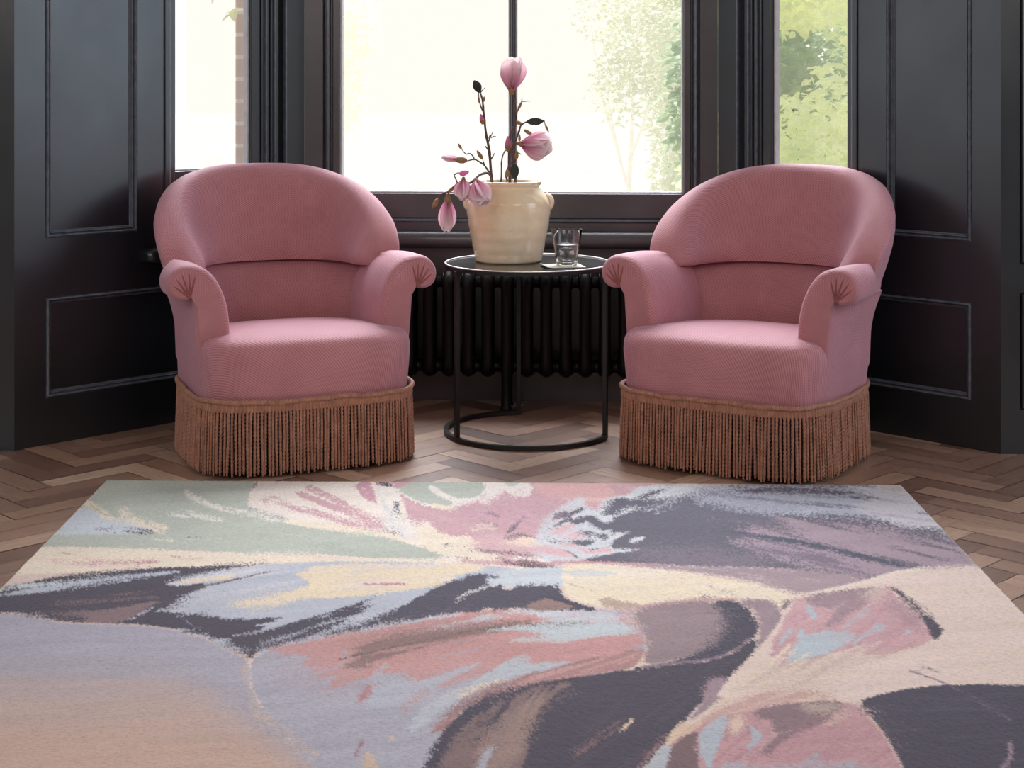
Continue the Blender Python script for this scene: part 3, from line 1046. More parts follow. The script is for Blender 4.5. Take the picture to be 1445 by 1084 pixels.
def leaf(parent, loc, d, side, L_, w):
    """flat leaf, long axis d, blade spread along side"""
    d = Vector(d).normalized(); s = Vector(side); s = (s - d * s.dot(d)).normalized(); nrm = d.cross(s)
    rows, n = [], 10
    for i in range(n + 1):
        v = i / n
        ww = w * math.sin(PI * (0.04 + 0.95 * v)) ** 0.8
        rows.append([d * (L_ * v) + s * (ww * u) + nrm * (0.25 * ww * abs(u) + 0.10 * L_ * v * v) for u in (-1, -0.6, -0.2, 0, 0.2, 0.6, 1)])
    mb = MB(); mb.grid(rows)
    o = mb.build('leaf', M['leaf_dark'], parent)
    o.location = loc
    so = o.modifiers.new('thickness', 'SOLIDIFY'); so.thickness = 0.0006
    return o

class Branch:
    def __init__(self, base, label):
        self.root = tag(empty('magnolia_branch', base), label, 'flower branch', 'magnolia branches in the jar')
        self.o = Vector(base); self.mb = MB()
    def p(self, px, py, Y): return at(px, py, Y) - self.o
    def path(self, pts, r0, r1, n=26):
        P = [Vector(q) for q in pts]
        sp = spline(P, n)
        rng = random.Random(len(self.mb.v))
        rad = [(r0 + (r1 - r0) * k / n) * (1 + (0.28 if k % 5 == 2 else 0.0) + rng.uniform(-0.05, 0.05)) for k in range(n + 1)]
        self.mb.tube(sp, rad, 8)
    def done(self): self.mb.build('stem', M['bark'], self.root)

VB = TZ + 0.016
# 1. tall branch leaning left, dark leaf at the tip
B = Branch((-0.060, 4.545, VB), 'tall bare magnolia branch leaning left with a dark leaf at its tip')
Yb = 4.545
B.path([(0, 0, 0), B.p(700, 300, Yb), B.p(694, 256, Yb), B.p(690.5, 214, Yb), B.p(686, 189.6, Yb), B.p(683, 163, Yb), B.p(681, 143, Yb), B.p(678, 131, Yb)], 0.0048, 0.0022, 40)
B.path([B.p(682, 158, Yb), B.p(678.5, 150, Yb), B.p(676, 140, Yb), B.p(675.5, 131, Yb)], 0.0022, 0.0012, 10)
B.path([B.p(678, 131, Yb), B.p(681, 127, Yb), B.p(685, 123.5, Yb)], 0.0016, 0.0008, 6)
B.path([B.p(688, 203, Yb), B.p(692, 194, Yb), B.p(695, 187, Yb)], 0.0018, 0.001, 6)
B.path([B.p(693, 195, Yb), B.p(696, 192.5, Yb), B.p(700, 192.5, Yb)], 0.0012, 0.0008, 5)
B.path([B.p(692, 226, Yb), B.p(696, 220, Yb), B.p(697.5, 216, Yb)], 0.002, 0.001, 5)
B.path([B.p(689, 212, Yb), B.p(685.5, 207, Yb), B.p(684, 206, Yb)], 0.002, 0.001, 5)
leaf(B.root, B.p(677, 131, Yb), (-0.75, -0.2, 1.5), (1, -0.4, 0.3), 0.040, 0.0135)
leaf(B.root, B.p(675, 129, Yb), (-0.6, -0.4, 0.9), (0.6, -0.9, 0.2), 0.022, 0.008)
bud(B.root, B.p(681.5, 175, Yb), (-0.22, -0.2, 1), 0.031, 0.0072, M['bud_pink'], 'bud', M['calyx'])
bud(B.root, B.p(682.5, 144, Yb), (0.1, 0, 1), 0.017, 0.0036, M['calyx'])
bud(B.root, B.p(677, 146, Yb), (-0.25, 0, 1), 0.017, 0.0034, M['calyx'])
bud(B.root, B.p(690, 197, Yb), (0.3, 0, 1), 0.016, 0.003, M['calyx'])
# its side twig to the left with a closed flower
B.path([B.p(692, 246, Yb), B.p(684, 234, Yb - .01), B.p(676, 228, Yb - .02), B.p(669, 225, Yb - .02), B.p(660, 227, Yb - .02)], 0.0026, 0.0018, 16)
B.path([B.p(670, 225.5, Yb - .02), B.p(667, 220, Yb - .02), B.p(663, 216.5, Yb - .02), B.p(658, 218, Yb - .02)], 0.0018, 0.0014, 8)
B.path([B.p(658, 218, Yb - .02), B.p(654, 214, Yb - .02), B.p(651, 210, Yb - .02)], 0.0014, 0.0009, 6)
B.path([B.p(684, 234, Yb - .01), B.p(682, 228, Yb - .015), B.p(681, 224, Yb - .015)], 0.0016, 0.0012, 6)
bud(B.root, B.p(681, 225, Yb - .015), (-0.62, -0.1, 1), 0.032, 0.0060, M['calyx'])
bud(B.root, B.p(651.5, 211, Yb - .02), (-0.55, -0.1, 1), 0.021, 0.0040, M['calyx'])
bud(B.root, B.p(660, 227, Yb - .02), (-1, -0.1, 0.12), 0.046, 0.0100, M['calyx'], 'bud_scale')
fl = flower(B.root, B.p(650, 225, Yb - .022), (-1, -0.15, 0.12), 0.064,
            [(0.3, 0.98, 0.15, 1.2, 0.12, 0.94), (1.9, 0.9, 0.15, 1.2, 0.13, 0.93), (3.4, 1.0, 0.15, 1.2, 0.12, 0.93), (4.9, 0.93, 0.15, 1.2, 0.14, 0.9)])
B.done()

# 2. short branch drooping over the rim at the left
Yc = 4.405
B = Branch((-0.055, 4.500, VB), 'drooping magnolia branch hanging over the left rim with a hanging pink bud')
B.path([(0, 0, 0), B.p(698, 300, 4.50), B.p(693, 250, 4.47), B.p(679, 246, 4.43), B.p(664, 258, Yc - 0.01), B.p(648, 258, Yc - .01), B.p(640, 264, Yc - .01), B.p(629, 272, Yc - .01), B.p(622, 275, Yc - .01), B.p(618, 283, Yc - .01)], 0.004, 0.0016, 40)
B.path([B.p(646, 260, Yc - .01), B.p(643, 252, Yc - .01), B.p(641, 247.5, Yc - .01), B.p(646, 244, Yc - .01), B.p(651, 245, Yc - .01)], 0.0018, 0.0013, 12)
B.path([B.p(633, 269, Yc - .01), B.p(632.5, 276, Yc - .01), B.p(631.5, 284, Yc - .01)], 0.0018, 0.0016, 8)
bud(B.root, B.p(648, 246, Yc - .01), (0.95, -0.2, 0.25), 0.030, 0.0082, M['petal'], 'bud')
bud(B.root, B.p(641, 265, Yc - .01), (-0.8, -0.1, -0.5), 0.026, 0.0048, M['calyx'])
bud(B.root, B.p(619, 280, Yc - .01), (-0.55, -0.1, -0.85), 0.034, 0.0080, M['calyx'], 'bud')
flower(B.root, B.p(632, 281, Yc - .012), (-0.04, -0.06, -1), 0.104,
       [(0.5, 0.98, 0.25, 1.2, 0.27, 0.97), (2.1, 0.96, 0.25, 1.2, 0.27, 0.97), (3.7, 0.99, 0.25, 1.2, 0.27, 0.97), (5.2, 0.97, 0.25, 1.2, 0.27, 0.97)])
# the pair of half open flowers in front of the rim
flower(B.root, B.p(672, 256, Yc - .014), (0.30, -0.50, -0.80), 0.086,
       [(-0.7, 0.95, 0.44, 1.0, 0.52, 0.76), (0.8, 1.0, 0.42, 1.0, 0.50, 0.82), (2.1, 0.93, 0.42, 1.0, 0.52, 0.78), (3.3, 1.0, 0.41, 1.0, 0.50, 0.78), (4.6, 0.95, 0.42, 1.0, 0.50, 0.78)])
flower(B.root, B.p(654, 254, Yc - .020), (-0.02, -0.40, -0.9), 0.070,
       [(-0.5, 0.95, 0.38, 1.1, 0.42, 0.86), (1.2, 1.0, 0.38, 1.1, 0.42, 0.84), (2.8, 0.93, 0.38, 1.1, 0.42, 0.86), (4.4, 0.98, 0.38, 1.1, 0.42, 0.84)])
B.done()

# 3. tall middle branch with the upright flower
Yd = 4.565
B = Branch((0.004, 4.560, VB), 'tallest magnolia branch standing upright with a pink flower at the top')
B.path([(0, 0, 0), B.p(721, 300, Yd), B.p(719.5, 256, Yd), B.p(718.5, 230, Yd), B.p(719, 200, Yd), B.p(722, 186, Yd), B.p(728, 174, Yd), B.p(728, 162, Yd), B.p(727, 148, Yd), B.p(726, 126, Yd - .01), B.p(724, 118, Yd - .01)], 0.0048, 0.0026, 44)
B.path([B.p(729, 160, Yd), B.p(733, 151, Yd), B.p(736, 143.5, Yd), B.p(736.5, 139, Yd)], 0.0018, 0.001, 8)
B.path([B.p(736, 143.5, Yd), B.p(742, 143, Yd), B.p(749, 142.5, Yd)], 0.0012, 0.0008, 6)
bud(B.root, B.p(731, 155, Yd), (0.45, 0, 1), 0.028, 0.0042, M['calyx'])
bud(B.root, B.p(728, 171, Yd - .01), (0.9, -0.3, -0.5), 0.026, 0.0056, M['calyx'])
B.path([B.p(707, 262, Yd - .02), B.p(707.5, 245, Yd - .02), B.p(708, 226, Yd - .02), B.p(712, 214, Yd - .02), B.p(716, 211, Yd - .02)], 0.0022, 0.0016, 16)
bud(B.root, B.p(716.5, 213, Yd - .02), (0.02, -0.2, 1), 0.045, 0.0088, M['bud_pink'], 'bud', M['calyx'])
flower(B.root, B.p(722, 127, Yd - .014), (0.05, -0.12, 1), 0.112,
       [(-0.95, 0.96, 0.36, 0.85, 0.46, 0.74), (0.85, 1.0, 0.42, 0.95, 0.50, 0.80), (2.3, 0.93, 0.38, 0.9, 0.46, 0.72), (3.6, 0.95, 0.38, 0.9, 0.44, 0.72),
        (-1.65, 0.60, 0.14, 0.6, 0.86, 0.48), (1.7, 0.48, 0.18, 0.8, 0.44, 0.5)])
B.done()

# 4. right hand branch with the open flower facing the glass
Ye = 4.525
B = Branch((0.012, 4.515, VB), 'forked magnolia branch on the right with dark leaves and an open flower')
B.path([(0, 0, 0), B.p(729, 300, Ye), B.p(727.5, 256, Ye), B.p(724, 232, Ye), B.p(723, 208, Ye), B.p(728, 197, Ye), B.p(732, 187, Ye), B.p(735, 177, Ye), B.p(740, 173.5, Ye), B.p(744, 171.5, Ye)], 0.0046, 0.0018, 40)
B.path([B.p(724, 210, Ye), B.p(728, 203, Ye - .01), B.p(731, 201.5, Ye - .015), B.p(736, 202, Ye - .02)], 0.0022, 0.0022, 10)
B.path([B.p(735, 218, Ye - .02), B.p(731, 216, Ye - .01), B.p(728, 224, Ye), B.p(726, 240, Ye)], 0.0014, 0.0018, 10)
B.path([B.p(768, 170, Ye), B.p(769.5, 177, Ye), B.p(770, 179, Ye)], 0.0012, 0.001, 5)
B.path([B.p(744, 171.5, Ye), B.p(756, 171, Ye), B.p(768, 170, Ye)], 0.0014, 0.0012, 8)
B.path([B.p(716, 256, Ye - .03), B.p(714, 244, Ye - .03), B.p(720, 232, Ye - .02), B.p(724, 226, Ye)], 0.003, 0.002, 12)
leaf(B.root, B.p(743, 172, Ye), (1, -0.25, 0.10), (0.1, -0.4, 1), 0.054, 0.0118)
leaf(B.root, B.p(726, 230, Ye - .04), (0.05, -0.35, -1), (1, -0.2, 0), 0.052, 0.0130)
bud(B.root, B.p(739, 183, Ye), (0.85, -0.1, -0.5), 0.034, 0.0058, M['calyx'])
bud(B.root, B.p(769.5, 176, Ye), (0.45, 0, -1), 0.026, 0.0036, M['calyx'])
bud(B.root, B.p(733, 200, Ye), (0.02, 0, 1), 0.022, 0.0040, M['calyx'])
bud(B.root, B.p(728.5, 226, Ye - .02), (0.08, -0.2, 1), 0.030, 0.0058, M['calyx'])
bud(B.root, B.p(716, 250, Ye - .04), (0.0, -0.3, 1), 0.024, 0.0070, M['calyx'])
flower(B.root, B.p(736, 203, Ye - .02), (1, -0.30, -0.10), 0.100,
       [(-0.35, 0.98, 0.44, 0.95, 0.56, 0.80), (1.25, 0.94, 0.42, 0.95, 0.54, 0.74), (2.6, 1.0, 0.44, 0.95, 0.54, 0.76), (4.0, 0.97, 0.42, 0.95, 0.54, 0.76), (-1.7, 0.92, 0.42, 0.95, 0.56, 0.74),
        (-1.3, 0.64, 0.15, 0.6, 0.84, 0.48)])
B.done()
# ------------------------------------------------------------------ the rug and its woven flower painting
# The pattern was measured off the photo and is laid out on the rug plane (u to the right, v toward the viewer).
U0, V0, CW, CH = -420, 660, 2300, 620
RZ = 0.013
nrg = np.random.default_rng(11)

def vnoise(x, y, seed):
    tab = np.random.default_rng(seed).random((256, 256)).astype(np.float32)
    xi = np.floor(x).astype(np.int64); yi = np.floor(y).astype(np.int64)
    fx = (x - xi).astype(np.float32); fy = (y - yi).astype(np.float32)
    fx = fx * fx * (3 - 2 * fx); fy = fy * fy * (3 - 2 * fy)
    a = tab[xi & 255, yi & 255]; b = tab[(xi + 1) & 255, yi & 255]
    c = tab[xi & 255, (yi + 1) & 255]; d = tab[(xi + 1) & 255, (yi + 1) & 255]
    return a + (b - a) * fx + (c - a) * fy + (a - b - c + d) * fx * fy

def streak(u, v, ang, along, across, seed):
    a = math.radians(ang); c, s = math.cos(a), math.sin(a)
    p = (u * c + v * s); q = (-u * s + v * c)
    return 0.55 * vnoise(p / along, q / across, seed) + 0.30 * vnoise(p * 2.1 / along, q * 2.1 / across, seed + 1) + 0.15 * vnoise(p * 4.3 / along, q * 4.3 / across, seed + 2)

def chaikin(P, it=2, closed=True):
    P = [tuple(p) for p in P]
    for _ in range(it):
        Q = []
        n = len(P)
        for i in range(n if closed else n - 1):
            a, b = P[i], P[(i + 1) % n]
            Q.append((a[0] * .75 + b[0] * .25, a[1] * .75 + b[1] * .25))
            Q.append((a[0] * .25 + b[0] * .75, a[1] * .25 + b[1] * .75))
        if not closed: Q = [P[0]] + Q + [P[-1]]
        P = Q
    return P

SC = 1445 / 360.0
def zf(ox, oy): return lambda *p: [(ox + x / SC, oy + y / SC) for x, y in p]
zA, zB, zC, zD = zf(100, 670), zf(500, 670), zf(800, 670), zf(1085, 670)
zE, zG, zH = zf(340, 814), zf(600, 814), zf(860, 814)
def px(*p): return list(p)

canvas = np.zeros((CH, CW, 3), dtype=np.float32)
_sc = [0]
def region(poly, warp=0.0, jit=0.8, ang=0.0, along=60.0, across=4.0, smooth=1, pad=40):
    P = chaikin(poly, smooth) if smooth else poly
    us = [p[0] for p in P]; vs = [p[1] for p in P]
    pd = pad
    x0 = max(0, int(min(us) - U0 - pd)); x1 = min(CW, int(max(us) - U0 + pd) + 1)
    y0 = max(0, int(min(vs) - V0 - pd)); y1 = min(CH, int(max(vs) - V0 + pd) + 1)
    if x1 <= x0 or y1 <= y0: return None
    v, u = np.mgrid[y0:y1, x0:x1].astype(np.float32)
    u += U0 + 0.5; v += V0 + 0.5
    _sc[0] += 1
    seed = 100 + _sc[0] * 7
    uu, vv = u, v
    if warp:
        a = math.radians(ang); ca, sa = math.cos(a), math.sin(a)
        w = (streak(u, v, ang, along, across, seed) - 0.5) * 2 * warp          # slides along the brush direction
        uu = u + w * ca; vv = v + w * sa
    if jit:
        uu = uu + nrg.normal(0, jit, u.shape).astype(np.float32); vv = vv + nrg.normal(0, jit * 0.55, u.shape).astype(np.float32)
    m = np.zeros(u.shape, dtype=bool)
    n = len(P)
    for i in range(n):
        (xa, ya), (xb, yb) = P[i], P[(i + 1) % n]
        if ya == yb: continue
        cond = ((ya > vv) != (yb > vv))
        xs = xa + (vv - ya) * ((xb - xa) / (yb - ya))
        m ^= cond & (uu < xs)
    return m, (x0, x1, y0, y1), u, v, seed

def fill(poly, col, op=1.0, mix=None, amt=0.5, mang=None, mal=90, mac=5, soft=0.10, **k):
    """one painted area; mix = second colour worked in along streaks"""
    r = region(poly, **k)
    if r is None: return
    m, (x0, x1, y0, y1), u, v, seed = r
    c = np.array(lin(col)[:3], dtype=np.float32)
    C = np.broadcast_to(c, m.shape + (3,)).copy()
    if mix is not None:
        s = streak(u, v, mang if mang is not None else k.get('ang', 0), mal, mac, seed + 3) + nrg.normal(0, 0.05, m.shape)
        t = np.clip((s - (1 - amt)) / soft + 0.5, 0, 1).astype(np.float32)[..., None]
        # woven pile: colours meet in speckles rather than blends
        t = np.where(nrg.random(t.shape) < t, 0.85, 0.1 * t)
        C = C * (1 - t) + np.array(lin(mix)[:3], dtype=np.float32) * t
    sub = canvas[y0:y1, x0:x1]
    w = m.astype(np.float32)[..., None] * op
    sub[:] = sub * (1 - w) + C * w

def stroke(path, width, col, op=1.0, taper=(0.15, 0.1), dens=1.0, **k):
    """brush stroke along a path; dens below one breaks it into fibres"""
    P = chaikin(path, 2, closed=False)
    n = len(P)
    L_, R_ = [], []
    for i, p in enumerate(P):
        a, b = P[max(0, i - 1)], P[min(n - 1, i + 1)]
        t = (b[0] - a[0], b[1] - a[1]); l = math.hypot(*t) or 1
        f = i / (n - 1)
        w = width / 2 * min(1, (f + 0.02) / max(taper[0], 1e-3), (1.02 - f) / max(taper[1], 1e-3))
        L_.append((p[0] - t[1] / l * w, p[1] + t[0] / l * w)); R_.append((p[0] + t[1] / l * w, p[1] - t[0] / l * w))
    poly = L_ + R_[::-1]
    k.setdefault('jit', 0.6)
    r = region(poly, smooth=0, **k)
    if r is None: return
    m, (x0, x1, y0, y1), u, v, seed = r
    if dens < 1:
        ang = math.degrees(math.atan2(P[-1][1] - P[0][1], P[-1][0] - P[0][0]))
        s = streak(u, v, ang, 50, 2.2, seed + 5) + nrg.normal(0, 0.12, m.shape)
        m &= s > np.quantile(s, 1 - dens)
    sub = canvas[y0:y1, x0:x1]
    w = m.astype(np.float32)[..., None] * op
    sub[:] = sub * (1 - w) + np.array(lin(col)[:3], dtype=np.float32) * w

CREAM = (240, 228, 208); IVORY = (238, 232, 224); SAGE = (188, 196, 184); LBLUE = (188, 194, 206); ICE = (204, 212, 216); LILAC = (172, 172, 186)
DARK = (74, 69, 84); SLATE = (102, 100, 114); TAUPE = (142, 122, 124); MAUVE = (172, 152, 164); ROSE = (208, 168, 174); SALMON = (202, 154, 150)
BLUSH = (228, 208, 196); PEACH = (206, 176, 160); SAND = (236, 220, 192); PLUM = (86, 70, 86); BROWN = (126, 104, 104)

def paint_rug():
    canvas[:] = np.array(lin(BLUSH)[:3])
    E = 1500
    # ---- sage ground, far left
    fill(px((-420, 640), (700, 640), (700, 800), (-420, 775)), SAGE, mix=(200, 206, 196), amt=0.3, ang=4, mal=160, mac=6, smooth=0)
    fill(zA((-400, 230), (60, 170), (170, 230), (330, 255), (520, 320), (430, 335), (0, 335), (-400, 340)), (206, 214, 222), warp=14, ang=8, jit=1.5, mix=SAGE, amt=0.25)
    stroke(zA((60, 140), (180, 210), (220, 250)), 11, SAND, dens=0.6, jit=2)
    stroke(zA((280, 180), (330, 250), (440, 290), (540, 315)), 14, CREAM, dens=0.55, jit=1.6)
    stroke(zA((160, 215), (230, 250), (330, 270)), 8, CREAM, dens=0.5, jit=1.4)
    stroke(zA((640, 80), (700, 130), (820, 185), (1000, 215), (1180, 255)), 8, IVORY, dens=0.75, jit=1.2)
    stroke(zA((640, 85), (680, 120), (720, 150)), 9, IVORY, dens=0.8, jit=1.2)
    stroke(zA((660, 205), (720, 235), (860, 255)), 7, IVORY, dens=0.6, jit=1.2)
    stroke(zA((560, 220), (670, 242)), 4, IVORY, dens=0.8)
    stroke(zA((470, 360), (590, 370)), 3.5, CREAM, dens=0.8)
    stroke(zA((140, 305), (200, 310), (260, 322)), 5, DARK, dens=0.55, jit=0.8)
    stroke(zA((300, 305), (380, 318), (460, 322)), 7, DARK, dens=0.6, jit=0.9)
    stroke(zA((650, 350), (760, 358)), 1.6, SLATE, dens=0.6)
    # ---- cream band under the sage
    fill(zA((-1600, 400), (0, 405), (450, 418), (900, 438), (1445, 448), (2000, 460), (2600, 480), (2600, 560), (1445, 520), (900, 510), (300, 545), (-1600, 600)), CREAM, mix=(240, 214, 206), amt=0.35, ang=3, warp=10, jit=1.0)
    stroke(zA((-100, 490), (200, 500), (490, 490)), 4, (206, 150, 160), dens=0.6)
    stroke(zA((-60, 440), (120, 475), (260, 490)), 3, (206, 150, 160), dens=0.5)
    stroke(zA((560, 460), (720, 472)), 1.5, (206, 150, 160), dens=0.5)
    # ---- pale petal between the cream band and the dark valley
    fill(zA((-600, 640), (400, 560), (1000, 505), (1400, 490), (1900, 490), (2500, 520), (2560, 560), (2200, 700), (1600, 900), (1000, 1050), (200, 850), (-600, 800)), LBLUE, mix=(206, 206, 212), amt=0.35, ang=-8, mal=120, mac=5, jit=1.2)
    fill(zE((-100, 150), (200, 100), (420, 40), (900, -40), (1300, -60), (1100, 40), (800, 100), (500, 110), (300, 130), (100, 200)), SAND, warp=26, ang=-6, jit=2.5, mix=LBLUE, amt=0.34, across=3)
    fill(zB((0, 500), (500, 500), (760, 500), (560, 590), (430, 640), (200, 640), (0, 690), (-300, 700), (-300, 520)), SAND, warp=20, ang=-5, jit=2, mix=(226, 214, 204), amt=0.4)
    stroke(zB((40, 618), (290, 614)), 2.5, (196, 150, 156), dens=0.7)
    stroke(zE((690, 40), (940, 38)), 2.0, (196, 140, 146), dens=0.7)
    # ---- dark leaf, far left
    fill(zA((-1400, 800), (-400, 640), (0, 560), (280, 540), (560, 520), (900, 512), (1180, 494), (960, 520), (800, 545), (560, 600), (820, 612), (700, 660), (560, 715), (380, 780), (240, 850), (-100, 860), (-420, 780)), DARK, warp=12, ang=-6, jit=0.9, along=70, across=3)
    stroke(zA((-500, 690), (-100, 640), (150, 605), (400, 570), (620, 545)), 9, LBLUE, dens=0.8, jit=1.3, warp=8, ang=-7, taper=(0.3, 0.4))
    stroke(zA((-600, 665), (-200, 622), (0, 598), (200, 575)), 6, ICE, dens=0.5, jit=1.2)
    stroke(zA((540, 620), (700, 600), (900, 560), (1100, 535)), 9, (214, 214, 220), dens=0.9, jit=1.0, taper=(0.3, 0.5))
    stroke(zA((620, 608), (760, 592), (930, 570)), 5, SAND, dens=0.8, jit=0.8)
    stroke(zA((700, 640), (840, 612), (1000, 575), (1170, 536)), 2.2, (104, 84, 92), taper=(0.1, 0.5), jit=0.3)
    stroke(zA((190, 690), (330, 672), (480, 665)), 4, BROWN, dens=0.55)
    stroke(zA((-100, 728), (120, 718), (330, 700), (500, 690)), 4, BROWN, dens=0.6)
    fill(zA((-260, 790), (0, 772), (180, 768), (330, 740), (520, 705), (400, 775), (250, 845), (80, 845), (-80, 830)), (136, 114, 118), jit=1.2, warp=8, ang=-8)
    stroke(zA((-300, 800), (-60, 805), (80, 818)), 9, DARK, jit=2.0, dens=0.8)
    # ---- dark foot of the pale petal
    fill(zA((240, 850), (420, 770), (560, 700), (680, 690), (520, 760), (620, 790), (800, 795), (1000, 815), (1200, 800), (1060, 860), (960, 920), (900, 945), (820, 930), (640, 885), (420, 855)), DARK, warp=30, ang=-8, jit=1.4, along=40, across=2.4)
    stroke(zA((470, 770), (640, 745), (800, 748)), 5, LBLUE, dens=0.5, jit=1.0)
    stroke(zA((600, 780), (650, 830), (740, 880)), 1.8, (150, 146, 160), dens=0.7)
    fill(zA((880, 945), (1000, 905), (1200, 855), (1420, 790), (1600, 730), (1720, 690), (1640, 770), (1500, 860), (1300, 930), (1100, 975), (1040, 1010), (1010, 1050), (985, 1010)), DARK, warp=40, ang=-18, jit=1.2, along=50, across=2.4, mix=LBLUE, amt=0.30, mang=-16, mal=70, mac=2.6)
    fill(zA((860, 930), (1000, 900), (1100, 930), (1050, 1000), (1015, 1050), (985, 1005)), DARK, jit=1.0)
    # ---- lilac petal, bottom left
    fill(px((-420, 840), (0, 864), (40, 867), (85, 879), (165, 880), (232, 884), (300, 904), (340, 925), (352, 937), (352, 980), (400, 1030), (450, 1084), (520, 1180), (520, E), (-420, E)), (174, 172, 186), mix=(181, 179, 192), amt=0.45, mal=120, mac=5, jit=0.7, smooth=1, soft=0.4)
    for k, (dv, amt) in enumerate(((0, 0.18), (32, 0.34), (62, 0.52), (95, 0.72), (130, 0.9))):
        fill(px((-420, 905 + dv), (60, 925 + dv), (180, 925 + dv), (270, 935 + dv * 0.8), (350, 990 + dv * 0.6), (410, 1045 + dv * .4), (500, 1150), (500, E), (-420, E)), (180, 172, 180) if k == 0 else (202, 178, 168), mix=PEACH, amt=amt, mang=-3, mal=150, mac=5, jit=9, warp=20, ang=0, across=6, op=0.55)
    fill(px((-420, 1020), (100, 1030), (300, 1050), (420, 1090), (480, 1180), (480, E), (-420, E)), (212, 180, 166), jit=14, warp=24, op=0.5)
    stroke(px((-200, 862), (0, 864), (40, 867), (85, 879), (165, 880), (232, 884), (300, 904), (340, 925), (350, 932)), 1.8, (214, 192, 180), jit=0.5, taper=(0.01, 0.02))
    stroke(px((352, 932), (344, 950), (356, 985), (385, 1025), (430, 1070), (470, 1110)), 10, (204, 186, 178), dens=0.45, jit=4)
    # ---- lilac sweep, bottom centre
    fill(px((352, 936), (362, 925), (400, 907), (470, 895), (550, 882), (700, 860), (880, 858), (905, 872), (915, 905), (900, 940), (720, 1000), (640, 1080), (600, E), (540, E), (450, 1084), (400, 1030), (356, 980)), (176, 175, 188), mix=(184, 185, 197), amt=0.45, mang=-14, mal=120, mac=6, jit=0.8, soft=0.5)
    # salmon sweep
    fill(zE((180, 400), (300, 370), (500, 335), (800, 270), (1100, 215), (1445, 180), (1800, 195), (2150, 240), (2240, 320), (2200, 450), (1900, 480), (1560, 480), (1280, 590), (1050, 640), (870, 640), (960, 540), (700, 560), (560, 640), (440, 520), (300, 440)), SALMON, warp=34, ang=-16, jit=1.6, along=60, across=4, mix=(180, 166, 176), amt=0.2, mang=-12, mal=110, mac=4)
    fill(zE((620, 420), (760, 340), (1000, 290), (1300, 270), (1445, 250), (1700, 240), (1500, 300), (1200, 350), (950, 420), (760, 480), (640, 540)), (142, 116, 112), warp=36, ang=-12, jit=2.5, mix=SALMON, amt=0.35, mal=120)
    stroke(zE((480, 330), (560, 300), (620, 295)), 5, DARK, jit=0.8)
    stroke(zE((620, 305), (800, 270), (1000, 235), (1250, 205)), 8, (198, 200, 212), dens=0.75, jit=1.4)
    stroke(zG((260, 250), (400, 215), (560, 190), (700, 195)), 8, (206, 208, 214), dens=0.8, jit=1.2)
    stroke(zG((30, 290), (200, 265), (330, 235)), 6, (206, 208, 214), dens=0.6, jit=1.2)
    # stripes running to the right end
    fill(zG((560, 185), (800, 190), (1110, 195), (1140, 250), (900, 262), (600, 270), (700, 235)), (206, 194, 204), warp=18, ang=-2, jit=1.0, mix=ICE, amt=0.4)
    stroke(zG((-500, 470), (-200, 400), (100, 340), (330, 290), (600, 268), (900, 258)), 2.4, (96, 80, 82), dens=0.75, jit=0.5)
    fill(zG((260, 312), (420, 285), (620, 272), (900, 262), (1150, 250), (1190, 290), (1200, 325), (1000, 335), (880, 355), (760, 375), (600, 340), (700, 315), (500, 300)), (198, 208, 212), warp=18, ang=-4, jit=0.9, mix=(176, 186, 192), amt=0.3)
    fill(zG((560, 340), (700, 345), (820, 360), (760, 380), (640, 365), (500, 372), (460, 350)), (204, 196, 198), warp=22, ang=0, jit=1.5)
    fill(zG((760, 380), (900, 350), (1200, 325), (1265, 375), (1130, 420), (900, 470), (700, 520), (500, 540), (420, 520), (600, 420)), (208, 158, 156), jit=1.5, warp=14, ang=-10, mix=(190, 140, 140), amt=0.25)
    # ice streaks in the salmon
    fill(zG((-420, 640), (-200, 560), (0, 590), (180, 520), (320, 480), (240, 530), (80, 600), (-40, 700), (-300, 760)), (186, 190, 202), warp=30, ang=-24, jit=1.6)
    fill(zG((340, 560), (440, 480), (580, 420), (560, 470), (640, 490), (860, 475), (660, 530), (500, 560), (380, 590), (240, 640), (40, 800), (-100, 900), (-60, 760), (160, 640)), (192, 198, 206), warp=14, ang=-24, jit=1.0)
    stroke(zE((700, 640), (760, 560), (820, 490)), 6, (186, 188, 200), jit=1.0)
    fill(zE((660, 690), (690, 620), (760, 590), (740, 660), (690, 700), (670, 730)), (186, 138, 140), jit=1.0)
    stroke(zE((920, 770), (960, 700), (1060, 640)), 8, (192, 150, 148), dens=0.6, jit=1.4)
    stroke(zE((640, 1020), (690, 920)), 4, (170, 130, 140), dens=0.8, jit=1.0)
    stroke(zE((560, 420), (620, 430), (500, 560)), 3, LILAC, dens=0.6)
    # brown fan curling round to the right
    fill(zG((60, 900), (60, 830), (170, 720), (300, 640), (460, 580), (660, 530), (900, 470), (1240, 400), (1240, 480), (1130, 520), (800, 580), (560, 640), (400, 700), (240, 790), (140, 880), (80, 1000)), (160, 128, 126), warp=20, ang=-24, jit=1.6, mix=(200, 152, 150), amt=0.35, mal=100)
    fill(zG((470, 600), (700, 530), (1100, 440), (1250, 400), (1240, 470), (1150, 515), (800, 580), (600, 630), (470, 660)), (178, 138, 136), jit=1.6, mix=(208, 164, 160), amt=0.4, mang=-18)
    fill(zG((120, 860), (220, 740), (340, 690), (300, 760), (170, 860), (120, 930)), (184, 186, 196), jit=1.2, warp=10, ang=-40)
    fill(zG((470, 660), (560, 620), (720, 600), (560, 640), (420, 700)), (190, 194, 202), jit=1.0)
    stroke(zG((190, 690), (230, 650), (330, 610), (460, 570)), 6, SAND, jit=0.8, taper=(0.3, 0.5))
    stroke(zG((240, 790), (330, 720), (480, 650)), 4, (222, 196, 172), dens=0.8, jit=0.7)
